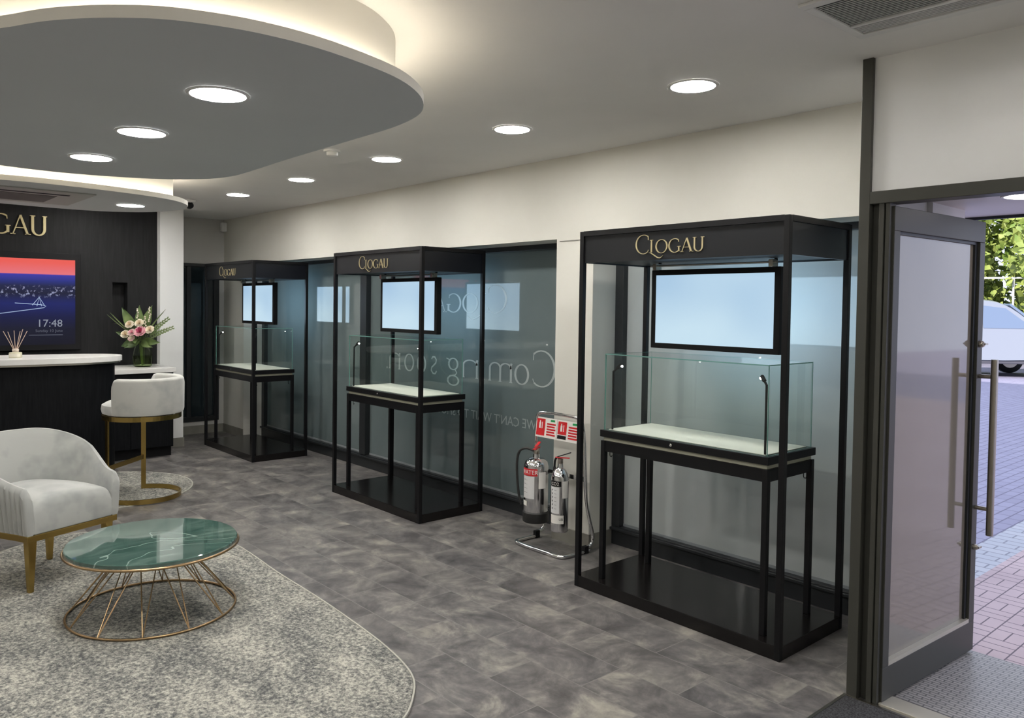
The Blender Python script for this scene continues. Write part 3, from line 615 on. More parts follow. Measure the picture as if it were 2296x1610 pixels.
# threshold, mat
struct(MB().box(-1.355, 0.42, 3.262, 3.37, 0.0, 0.012).build('threshold', M_alu, bevel=0.002), 'cream aluminium threshold strip under the entrance', 'threshold')
t = thing('door_mat', 'black ribbed entrance mat with a thin metal edge', 'door mat', (-1.485, 2.1, 0.0))
MB().box(0.012, 1.6, 0.0, 1.132, 0.0005, 0.008).build('ribbed_mat', M_matmat, t); e = MB(); e.box(0, 0.012, 0, 1.144, 0.0005, 0.010); e.box(0.012, 1.6, 1.132, 1.144, 0.0005, 0.010); e.build('metal_edge', M_steel, t)

# ================================================================== outside
struct(MB().box(-1.66, 14, 4.15, 15.0, -0.06, -0.01).build('pavement_bricks', M_paver), 'pink basketweave brick paving outside the door', 'paving')
struct(MB().box(-1.90, -1.66, 4.15, 60, -0.06, -0.01).build('pavement_gutter', M_gutter), 'pale gutter line in the paving outside', 'paving')
mb = MB(); mb.box(-30, -1.90, 4.29, 60, -0.06, -0.01); mb.box(-1.66, 14, 15.0, 60, -0.06, -0.01)
struct(mb.build('pavement_road', M_paver2), 'blue-grey block paving of the street', 'paving')
struct(MB().box(-1.43, 2.1, 3.40, 4.15, -0.06, 0.0).build('entrance_tiles', M_tile), 'grey ribbed tiles just outside the door', 'paving')
struct(MB().box(-7, 6, 4.285, 4.62, 2.10, 2.30).build('canopy', mat('canopy_soffit', (0.72, 0.66, 0.64), 0.4)), 'canopy over the pavement outside', 'canopy')
struct(MB().box(-7, 6, 4.62, 4.645, 2.085, 2.46).build('canopy_edge', M_framedark), 'dark front edge of the canopy', 'canopy')
struct(MB().box(-1.43, 2.1, 3.42, 4.285, 2.10, 2.30).build('ceiling_entrance', mat('canopy_soffit', (0.4, 0.4, 0.4))), 'soffit between the door and the canopy', 'ceiling')
downlight(-1.05, 3.90, 2.10, 'round downlight in the canopy outside the entrance', 'canopy downlight', lm=M_lampdim)
# car
def make_car():
    t = thing('car', 'silver people carrier parked on the street outside the door', 'car', (-7.6, 22.8, 0.0), math.radians(40))
    M_car = mat('silver_car_paint', (0.36, 0.39, 0.44), 0.25, metal=0.4, coat=0.8); M_cg = mat('car_window', (0.16, 0.22, 0.33), 0.08, coat=0.6)
    prof = [(-2.3, .42), (-2.36, .75), (-2.32, 1.15), (-2.18, 1.75), (-2.0, 1.90), (-1.2, 1.98), (0.2, 1.97), (0.75, 1.88), (1.45, 1.28), (2.15, 1.08), (2.38, .85), (2.40, .42)]
    p = chaikin(prof, 2); n = len(p)
    def sec(z): return 0.93 if z < 1.15 else 0.93 - (z - 1.15) * 0.26
    ys = [-1, -0.97, -0.6, 0, 0.6, 0.97, 1]; vs = []
    for k, s in enumerate(ys):
        for x, z in p:
            c = (1 - (abs(s) ** 6) * 0.05); vs.append((x * c, s * sec(z), 0.42 + (z - .42) * (1 - abs(s) ** 8 * .035)))
    fs = []
    for k in range(len(ys) - 1):
        for i in range(n): j = (i + 1) % n; fs.append((k * n + i, k * n + j, (k + 1) * n + j, (k + 1) * n + i))
    fs += [tuple(range(n)), tuple((len(ys) - 1) * n + i for i in range(n))]
    MB().add(vs, fs).build('body', M_car, t, smooth=True)
    for s in (-1, 1):
        for xs in ([(-2.02, 1.22), (-1.05, 1.22), (-1.05, 1.78), (-1.9, 1.75)], [(-0.97, 1.22), (0.05, 1.22), (0.05, 1.80), (-0.97, 1.80)], [(0.13, 1.22), (1.28, 1.22), (0.68, 1.72), (0.13, 1.79)]):
            mb = MB(); v = [(x, s * (sec(z) + 0.004), z) for x, z in xs] + [(x, s * (sec(z) - 0.03), z) for x, z in xs]; mb.add(v, [(0, 1, 2, 3), (4, 5, 6, 7), (0, 1, 5, 4), (1, 2, 6, 5), (2, 3, 7, 6), (3, 0, 4, 7)]); mb.build('side_window', M_cg, t)
    mb = MB(); mb.add([(0.84, -.70, 1.84), (0.84, .70, 1.84), (1.47, .80, 1.31), (1.47, -.80, 1.31), (0.80, -.70, 1.80), (0.80, .70, 1.80), (1.43, .80, 1.27), (1.43, -.80, 1.27)], [(0, 1, 2, 3), (4, 5, 6, 7), (0, 1, 5, 4), (1, 2, 6, 5), (2, 3, 7, 6), (3, 0, 4, 7)]); mb.build('windscreen', M_cg, t)
    for x in (-1.45, 1.5):
        for s in (-1, 1):
            k = MB(); k.lathe([(0.0001, -0.1), (0.30, -0.11), (0.34, -0.08), (0.34, 0.08), (0.30, 0.11), (0.0001, 0.1)], n=28); k.xf(Matrix.Translation((x, s * 0.85, 0.335)) @ Matrix.Rotation(PI / 2, 4, 'X')); w_ = k.build('wheel', M_rubber, t, smooth=True)
            k = MB(); k.lathe([(0.0001, -0.113), (0.2, -0.113), (0.2, 0.113), (0.0001, 0.113)], n=20); k.xf(Matrix.Translation((x, s * 0.85, 0.335)) @ Matrix.Rotation(PI / 2, 4, 'X')); k.build('hubcap', M_steel, w_)
    MB().box(-2.30, 2.33, -0.90, 0.90, 0.33, 0.43).build('sill', mat('car_underbody', (0.10, 0.10, 0.12), 0.6), t, bevel=0.03)
    return t
make_car()
# trees behind the street
def tree(x, y, r, h, label, seed):
    rnd = np.random.default_rng(seed); t = thing('tree', label, 'tree', (x, y, -0.01), group='green trees across the street')
    MB().tube([(0, 0, 0), (0.05, 0, h * .4), (0, 0.1, h * .7)], 0.16, 10, scales=[1.2, .9, .5]).build('trunk', mat('bark', (0.10, 0.07, 0.045), 0.9), t, smooth=True)
    n = 11000; d = rnd.normal(size=(n, 3)); d /= np.linalg.norm(d, axis=1)[:, None]
    rad = (0.62 + 0.38 * rnd.random(n) ** 0.5) * (1 + 0.16 * np.sin(5 * d[:, 0] + 3 * d[:, 2]) + 0.12 * np.sin(9 * d[:, 1] + 6 * d[:, 2] + seed))
    c = d * rad[:, None] * np.array([r, r, h * .5]) + np.array([0, 0, h * .53])
    a = rnd.normal(size=(n, 3)); a /= np.linalg.norm(a, axis=1)[:, None]; b2 = np.cross(a, rnd.normal(size=(n, 3))); b2 /= np.linalg.norm(b2, axis=1)[:, None]; s = (0.09 + 0.11 * rnd.random(n))[:, None]
    V = np.stack([c - a * s, c + b2 * s * .6, c + a * s, c - b2 * s * .6], 1).reshape(-1, 3); V = V[:, :]; V[:, 2] = np.maximum(V[:, 2], 0.02)
    mb = MB(); mb.v = [tuple(v) for v in V]; mb.f = [(4 * i, 4 * i + 1, 4 * i + 2, 4 * i + 3) for i in range(n)]; mb.m = [0] * n
    ml = noisy('tree_leaves', (0.15, 0.24, 0.04), (0.36, 0.42, 0.11), 2.0, 0.6); mb.build('foliage', ml, t)
for i, (x, y, r, h, l) in enumerate([(-11.5, 28.5, 3.0, 6.4, 'leafy green tree behind the roof of the parked car'), (-7.6, 31.5, 3.2, 7.0, 'leafy green tree right of the parked car'), (-14.0, 33.5, 3.4, 7.2, 'farther green tree at the back left of the street'), (-4.5, 27.0, 2.6, 6.0, 'leafy tree at the right end of the row'), (-17.5, 30.0, 3.0, 6.5, 'leafy tree at the left end of the row')]): tree(x, y, r, h, l, i + 3)
t = thing('railing', 'pale metal rail running in front of the trees', 'railing', (-12.5, 24.3, 0))
for k in range(5): MB().tube([(k * 2.6, 0.72 * k, -0.01), (k * 2.6, 0.72 * k, 2.62)], 0.03, 8).build('post', M_white, t, smooth=True)
MB().tube([(0, 0, 2.60), (10.4, 2.88, 2.60)], 0.028, 8).build('rail', M_white, t, smooth=True)

# ================================================================== reception
# desk
top = [(-7.40, -.5), (-7.335, 0.2), (-7.318, .75), (-7.300, 1.139), (-7.272, 1.45), (-7.285, 1.75), (-7.345, 1.95), (-7.44, 2.075), (-7.56, 2.125), (-7.70, 2.10), (-7.79, 2.0), (-7.86, 1.82), (-7.90, 1.5), (-7.93, 1.1), (-7.95, .4), (-7.95, -.5)]
t = thing('reception_desk', 'curved charcoal reception desk with a white top', 'reception desk', (0, 0, 0.0))
p = chaikin(top, 1); MB().prism(p, 1.073, 1.12).build('desktop', M_desktop, t, bevel=0.003)
MB().prism(inset(p, 0.015), 1.058, 1.0728).build('underlayer', M_steel, t)
MB().prism(inset(p, 0.06), 0.0, 1.0578).build('body', M_desk, t, smooth=True)
# low cabinet beside
t = thing('sideboard', 'low charcoal cabinet with a white top against the feature wall', 'cabinet', (-8.94, 2.0, 0))
MB().box(0.0, 0.62, -0.02, 0.86, 0.874, 0.92).build('worktop', M_desktop, t, bevel=0.003)
MB().box(0.002, 0.585, 0.0, 0.845, 0.10, 0.8735).build('body', M_desk, t, bevel=0.002); MB().box(0.002, 0.53, 0.01, 0.84, 0, 0.0995).build('kickboard', M_ink, t)
MB().box(0.5855, 0.597, 0.005, 0.42, 0.11, 0.865).build('door', M_desk, t, bevel=0.002); MB().box(0.5855, 0.597, 0.425, 0.84, 0.11, 0.865).build('door', M_desk, t, bevel=0.002)
# wall sign
t = thing('wall_sign', 'raised gold serif letters on the charcoal wall above the television', 'sign', (-8.949, 0.83, 2.245), PI / 2)
for nm_, g, in (('letter_c', G_C(0)), ('letter_l', G_Lsw(.80)), ('letter_o', G_O(1.10)), ('letter_g', G_G(1.80)), ('letter_a', G_A(2.43)), ('letter_u', G_U(3.02))):
    letters(g, nm_, M_goldsign, t, 0.27, 1.0, 0.022, .04, .09)
# television
t = thing('television', 'black television showing a city harbour at dusk', 'television', (-8.949, 0.65, 1.10), PI / 2)
W2, H2 = 1.45, 0.975
MB().box(0, W2, -0.055, -0.001, 0, H2).build('casing', M_ink, t, bevel=0.004)
m = bpy.data.materials.new('harbour_picture'); m.use_nodes = True; nt, L, b = nodes(m)
b.inputs['Base Color'].default_value = (0.01, 0.01, 0.01, 1); b.inputs['Roughness'].default_value = 0.3; b.inputs['Specular IOR Level'].default_value = 0.15
tc = nt.new('ShaderNodeTexCoord'); sp = nt.new('ShaderNodeSeparateXYZ'); L.new(tc.outputs['Object'], sp.inputs[0])
dv = N(nt, 'ShaderNodeMath', operation='DIVIDE'); dv.inputs[1].default_value = H2; L.new(sp.outputs[2], dv.inputs[0])
rp = ramp(nt, [(0.0, (0.002, 0.002, 0.010)), (0.22, (0.003, 0.004, 0.02)), (0.34, (0.002, 0.004, 0.05)), (0.48, (0.004, 0.010, 0.12)), (0.585, (0.003, 0.005, 0.03)), (0.66, (0.006, 0.010, 0.06)), (0.71, (0.01, 0.02, 0.20)), (0.775, (0.035, 0.03, 0.36)), (0.780, (0.75, 0.16, 0.19)), (0.90, (0.80, 0.10, 0.08))]); L.new(dv.outputs[0], rp.inputs[0])
no = N(nt, 'ShaderNodeTexNoise'); no.inputs['Scale'].default_value = 45; no.inputs['Detail'].default_value = 5; L.new(tc.outputs['Object'], no.inputs['Vector'])
lt = ramp(nt, [(0.56, (0, 0, 0)), (0.72, (1, 1, 1))]); L.new(no.outputs[0], lt.inputs[0])
bd = ramp(nt, [(0.53, (0, 0, 0)), (0.58, (0.5, 0.55, 0.8)), (0.63, (0.5, 0.5, 0.7)), (0.67, (0, 0, 0))]); L.new(dv.outputs[0], bd.inputs[0])
mu = N(nt, 'ShaderNodeMix', data_type='RGBA', blend_type='MULTIPLY'); mu.inputs[0].default_value = 1; L.new(lt.outputs[0], mu.inputs[6]); L.new(bd.outputs[0], mu.inputs[7])
ad = N(nt, 'ShaderNodeMix', data_type='RGBA', blend_type='ADD'); ad.inputs[0].default_value = 1; L.new(rp.outputs[0], ad.inputs[6]); L.new(mu.outputs[2], ad.inputs[7])
L.new(ad.outputs[2], b.inputs['Emission Color']); b.inputs['Emission Strength'].default_value = 1.0
sc = MB().box(0.05, W2 - 0.055, -0.0565, -0.0552, 0.055, H2 - 0.065).build('picture_panel', m, t)
M_lit = mat('screen_text', (0.01, 0.01, 0.01), 0.3, emit=(0.30, 0.33, 0.40), estr=0.8); M_lit2 = mat('screen_text_faint', (0.01, 0.01, 0.01), 0.3, emit=(0.10, 0.11, 0.15), estr=0.9)
o = text_mesh('17:48', 0.105, 'clock_text', M_lit, sc, 'RIGHT', 0.0003); o.location = (W2 - 0.17, -0.0568, 0.235)
o = text_mesh('Sunday 10 June', 0.04, 'date_text', M_lit2, sc, 'RIGHT', 0.0003); o.location = (W2 - 0.17, -0.0568, 0.182)
for a_, z_, w_ in ((0, 0.150, 0.30),): MB().box(W2 - 0.17 - w_, W2 - 0.17, -0.0570, -0.0566, z_, z_ + 0.006).build('text_rule', M_lit2, sc)
mb = MB()
for q in ([(0.72, .365), (0.95, .40), (1.11, .425), (1.13, .44), (1.09, .455), (0.94, .465), (0.86, .47)], [(1.05, .44), (1.07, .53), (1.09, .44)], [(1.01, .45), (1.07, .53), (1.12, .44)]):
    mb.tube([(a, -0.0570, c) for a, c in q], 0.0035, 5)
mb.build('pier_lights', mat('pier_glow', (0.01, 0.01, 0.01), 0.3, emit=(0.35, 0.45, 0.65), estr=1.0), sc)

# reed diffuser
t = thing('reed_diffuser', 'glass reed diffuser with pale sticks on the reception desk', 'diffuser', (-7.545, 1.285, 1.1205))
MB().lathe([(0.046, 0), (0.048, 0.003), (0.048, 0.040), (0.044, 0.046), (0.022, 0.049)], n=28).build('bottle', mat('diffuser_bottle', (0.62, 0.58, 0.42), 0.1, coat=0.6), t, smooth=True)
MB().lathe([(0.022, 0.0495), (0.024, 0.051), (0.024, 0.070), (0.021, 0.073), (0.0001, 0.073)], n=24).build('collar', mat('pale_wood_collar', (0.68, 0.58, 0.50), 0.6), t, smooth=True)
MB().lathe([(0.0484, 0.009), (0.0486, 0.009), (0.0486, 0.034), (0.0484, 0.034)], n=16, a0=-1.9, a1=0.6).build('label_sticker', mat('cream_label', (0.78, 0.74, 0.62), 0.6), t)
for k, (dx, dy, hh) in enumerate([(-.02, -.085, .22), (.0, -.055, .215), (0.01, -.012, .225), (.02, .03, .22), (-.01, .055, .235), (0, .085, .22)]):
    MB().tube([(dx * .1, dy * .12, 0.06), (dx, dy, hh)], 0.0024, 6).build('reed', mat('reed_wood', (0.62, 0.47, 0.38), 0.8), t, smooth=True)

# vase and flowers
vx, vy, vz = -8.62, 2.62, 0.9205
t = thing('glass_vase', 'clear glass vase holding the bouquet on the white cabinet top', 'vase', (vx, vy, vz))
MB().lathe([(0.0001, 0.0), (0.075, 0.0), (0.092, 0.02), (0.098, 0.09), (0.092, 0.16), (0.075, 0.21), (0.068, 0.235), (0.078, 0.255)], n=32, close=False).build('vessel', M_vase, t, smooth=True)
MB().lathe([(0.0001, 0.006), (0.07, 0.006), (0.087, 0.024), (0.092, 0.115), (0.0001, 0.115)], n=28, close=False).build('water', M_water, t, smooth=True)
M_leaf = noisy('glossy_leaf', (0.055, 0.10, 0.03), (0.16, 0.22, 0.075), 9, 0.45); M_leaf2 = noisy('pale_leaf', (0.13, 0.19, 0.07), (0.24, 0.29, 0.14), 9, 0.5); M_stem = mat('green_stem', (0.12, 0.18, 0.05), 0.6)
# picture axes at the vase: right = (0.654,0.756), towards the viewer = (0.756,-0.654)
RT = Vector((0.654, 0.756, 0)); TW = Vector((0.756, -0.654, 0))
def P3(r, w, z): return Vector((vx, vy, vz)) + RT * r + TW * w + Vector((0, 0, z))
def leaf(r, w, z, width, label, m=None, curve=0.03, pinn=False, r0=0, z0=0.275):
    a = P3(r0, w * .2, z0); b_ = P3(r, w, z); n = 12; L_ = (b_ - a); side = L_.cross(TW).normalized(); nrm = side.cross(L_).normalized()
    t = thing('leaf_stem', label, 'leaf', tuple(a), group='foliage of the bouquet'); m = m or M_leaf
    pts = [L_ * (i / n) + nrm * curve * math.sin(PI * i / n) for i in range(n + 1)]
    MB().tube([tuple(P3(r0 * .3, 0, 0.015) - a)] + [tuple(q) for q in pts[:-1]], 0.0028, 6).build('stem', M_stem, t, smooth=True)
    mb = MB()
    if not pinn:
        vs = []; fs = []
        for i in range(n + 1):
            u_ = i / n; wd = width * math.sin(PI * min(1, max(0, (u_ - .12) / .88)) ** .85) if u_ > .12 else 0.001
            vs += [pts[i] - side * wd + nrm * .012, pts[i] + nrm * 0.003, pts[i] + side * wd + nrm * .012, pts[i] - side * wd + nrm * .010, pts[i] + nrm * 0.0, pts[i] + side * wd + nrm * .010]
        for i in range(n):
            o_ = 6 * i; fs += [(o_, o_ + 1, o_ + 7, o_ + 6), (o_ + 1, o_ + 2, o_ + 8, o_ + 7), (o_ + 3, o_ + 9, o_ + 10, o_ + 4), (o_ + 4, o_ + 10, o_ + 11, o_ + 5)]
        mb.add(vs, fs)
    else:
        for i in range(4, n + 1):
            for s in (-1, 1):
                o_ = pts[i]; d = (side * s * 1.0 + L_.normalized() * .8).normalized() * width * (1.0 - .5 * i / n); e_ = L_.normalized() * width * .45
                mb.add([o_, o_ + d * .5 + e_, o_ + d, o_ + d * .5 - e_, ], [(0, 1, 2, 3)])
    mb.build('blade', m, t, smooth=True); return t
for a in [(-.19, .05, .62, .055, 'broad pointed leaf leaning left at the top of the bouquet'), (-.03, .0, .64, .05, 'broad leaf standing upright in the middle of the bouquet'), (.11, .02, .64, .05, 'broad leaf rising right of the middle of the bouquet'),
          (-.17, .12, .215, .05, 'drooping leaf at the lower left of the bouquet'), (-.12, .16, .20, .035, 'small drooping leaf in front of the vase, left'), (.24, .12, .26, .04, 'leaf hanging out at the lower right of the bouquet'), (.17, .15, .21, .035, 'small leaf drooping over the vase at the right'), (-.24, .1, .37, .035, 'grey-green leaf pointing left of the roses'), (.02, .2, .24, .04, 'leaf lying under the pink bloom')]:
    leaf(*a)
for a in [(.28, .05, .50, .05, 'ferny sprig reaching upper right from the bouquet'), (.33, .06, .41, .05, 'ferny sprig reaching right from the bouquet')]: leaf(*a, m=M_leaf2, pinn=True)
for a in [(-.33, .02, .56, .006, 'thin grass blade reaching far left of the bouquet'), (-.36, .02, .54, .005, 'lower thin grass blade reaching far left'), (.24, .0, .60, .007, 'thin curved grass blade over the right of the bouquet')]: leaf(*a, m=M_leaf2)
def flower(r, w, z, s, c1, c2, label, petals=16):
    c = P3(r, w, z); t = thing('flower', label, 'flower', tuple(c), group='blooms of the bouquet')
    MB().tube([tuple(P3(r * .1, 0, .02) - c), tuple(P3(r * .2, w * .2, .24) - c), (0, 0, -s * .3)], 0.003, 6).build('stem', M_stem, t, smooth=True)
    rnd = random.Random(int(abs(r * 991 + z * 77) * 10)); mb = MB(); fwd = (TW * .8 + Vector((0, 0, .55))).normalized(); e1 = fwd.cross(Vector((0, 0, 1))).normalized(); e2 = e1.cross(fwd)
    for lay, (rad, cup, cnt) in enumerate(((1.0, .15, petals // 2), (.78, .45, petals // 2), (.52, .8, 6), (.3, 1.0, 4))):
        for k in range(cnt):
            a = 2 * PI * (k + .5 * lay + rnd.random() * .3) / cnt; d = e1 * math.cos(a) + e2 * math.sin(a); tn = fwd.cross(d); vs = []
            for i in range(4):
                u_ = i / 3
                for j in (-1, 0, 1): vs.append((d * (rad * s * u_) + fwd * (s * (cup * u_ * .7 + .08 * j * j - .25 * (1 - u_))) + tn * (j * s * .42 * rad * math.sin(PI * (.18 + .62 * u_)))))
            fs = [(3 * i + j, 3 * i + j + 1, 3 * i + j + 4, 3 * i + j + 3) for i in range(3) for j in (0, 1)]; mb.mi(0 if lay < 2 else 1).add(vs, fs)
    mb.build('petals', [c1, c2], t, smooth=True); return t
CW = mat('cream_petals', (0.78, 0.72, 0.58), 0.7); CW2 = mat('cream_petals_heart', (0.70, 0.58, 0.40), 0.7); CP = mat('pink_petals', (0.72, 0.38, 0.42), 0.7); CD = mat('deep_pink_heart', (0.42, 0.06, 0.13), 0.7); CB = mat('blush_petals', (0.74, 0.55, 0.52), 0.7)
flower(.035, .14, .37, .062, CP, CD, 'large pink bloom with a deep pink heart')
flower(-.045, .15, .36, .042, CB, CP, 'blush pink bloom left of the large pink one')
flower(-.05, .15, .30, .036, CB, CW, 'small blush bloom at the bottom of the bouquet')
flower(-.125, .12, .34, .048, CW, CW2, 'cream bloom at the far left of the bouquet')
flower(-.09, .10, .44, .046, CW, CW2, 'cream bloom at the upper left of the pink one')
flower(.01, .10, .455, .048, CW, CW2, 'cream bloom above the large pink one')
flower(.125, .12, .39, .048, CW, CW2, 'cream bloom right of the large pink one')
for k, (r, z) in enumerate([(-.02, .60), (.10, .62), (.05, .52)]):
    c = P3(r, .06, z); t = thing('blossom_sprig', ['white blossom sprig at the top middle of the bouquet', 'white blossom sprig at the top right of the bouquet', 'short white blossom sprig behind the cream blooms'][k], 'flower', tuple(c), group='white blossom sprigs')
    MB().tube([tuple(P3(r * .2, .02, .2) - c), (0, 0, 0)], 0.002, 5).build('stem', M_stem, t); mb = MB()
    for i in range(9): mb.ball((random.uniform(-.012, .012), random.uniform(-.012, .012), -i * .018), .009, .009, .009, 8, 5)
    mb.build('blossoms', CW, t, smooth=True)

# ================================================================== rugs
rugp = [(-2.43, 1.62), (-2.488, 1.734), (-2.572, 1.821), (-2.704, 1.929), (-2.874, 1.984), (-3.141, 2.026), (-3.57, 2.057), (-3.883, 2.07), (-4.333, 2.075), (-4.70, 2.10), (-5.02, 2.11), (-5.4, 2.02), (-5.70, 1.75), (-5.87, 1.47), (-5.925, 1.25), (-5.86, 1.06), (-5.736, .86), (-5.45, .45), (-5.1, .1), (-4.5, -.15), (-3.8, -.15), (-3.1, .05), (-2.7, .38), (-2.45, .7), (-2.33, 1.1), (-2.35, 1.4)]
p = chaikin(rugp, 2); t = thing('rug', 'large speckled grey and cream kidney-shaped rug under the armchair', 'rug', (0, 0, 0))
MB().prism(inset(p, 0.006), 0.0005, 0.0115).build('pile', M_rug, t); MB().sweep([(x, y, 0.006) for x, y in p], [(-.004, -.0055), (.004, -.0055), (.004, .006), (-.004, .006)], closed=True, up=(0, 0, 1)).build('binding', M_rugedge, t)
t = thing('rug', 'small round speckled grey rug under the bar stool', 'rug', (-7.178, 1.854, 0))
MB().prism(arcp(0, 0, .712, 0, 360, 64)[:-1], 0.0005, 0.008).build('pile', M_rug, t); MB().sweep(arcp(0, 0, .716, 0, 360, 64, 0.0045)[:-1], [(-.005, -.004), (.005, -.004), (.005, .004), (-.005, .004)], closed=True, up=(0, 0, 1)).build('binding', M_rugedge, t)

# ================================================================== bar stool
def bar_stool():
    t = thing('bar_stool', 'grey velvet bar stool with a curved back and brass hoop frame', 'bar stool', (-6.715, 2.037, 0.0085), math.radians(43))
    R = .295; bar = [(-.004, -.019), (.004, -.019), (.004, .019), (-.004, .019)]
    MB().sweep(arcp(0, 0, R, -118, 118, 48, 0.0195), bar, up=(0, 0, 1)).build('floor_hoop', M_gold, t)
    MB().sweep(arcp(0, 0, R, -180, 180, 64, 0.668)[:-1], bar, closed=True, up=(0, 0, 1)).build('seat_hoop', M_gold, t)
    for s in (-1, 1):
        a = math.radians(118 * s); x, y = R * math.cos(a), R * math.sin(a); b = MB(); b.box(-.019, .019, -.006, .006, 0.0005, 0.655); b.xf(Matrix.Translation((x, y, 0)) @ Matrix.Rotation(a + PI / 2, 4, 'Z')); b.build('upright', M_gold, t, bevel=0.001)
    x = R * math.cos(math.radians(118)); y = R * math.sin(math.radians(118)); MB().box(x - .006, x + .006, -y + .008, y - .008, 0.255, 0.293).build('footrest', M_gold, t, bevel=0.001)
    MB().lathe([(0.0001, .688), (.27, .688), (.295, .698), (.303, .73), (.296, .765), (.26, .785), (.15, .795), (0.0001, .797)], n=56, close=False).build('seat', M_velvet2, t, smooth=True)
    # back shell
    n = 48; vs = []; fs = []; prof = [(.312, .692), (.320, .72), (.322, .93), (.316, .972), (.298, .985), (.272, .985), (.258, .972), (.254, .93), (.256, .80), (.29, .70)]; k = len(prof)
    for i in range(n + 1):
        u_ = -1 + 2 * i / n; a = math.radians(106) * u_; e = max(0, abs(u_) - .90) / .10; dz = .05 * (1 - math.sqrt(max(0, 1 - e * e)))
        for r, z in prof:
            zz = z if z < .85 else z - dz; rr = .288 + (r - .288) * (1 - .35 * e * e); vs.append((rr * math.cos(a), rr * math.sin(a), zz))
    for i in range(n):
        for q in range(k): fs.append((i * k + q, i * k + (q + 1) % k, (i + 1) * k + (q + 1) % k, (i + 1) * k + q))
    fs += [tuple(range(k)), tuple(n * k + q for q in range(k))]
    MB().add(vs, fs).build('backrest', M_velvet2, t, smooth=True, bevel=0.008, seg=3)
    return t
bar_stool()

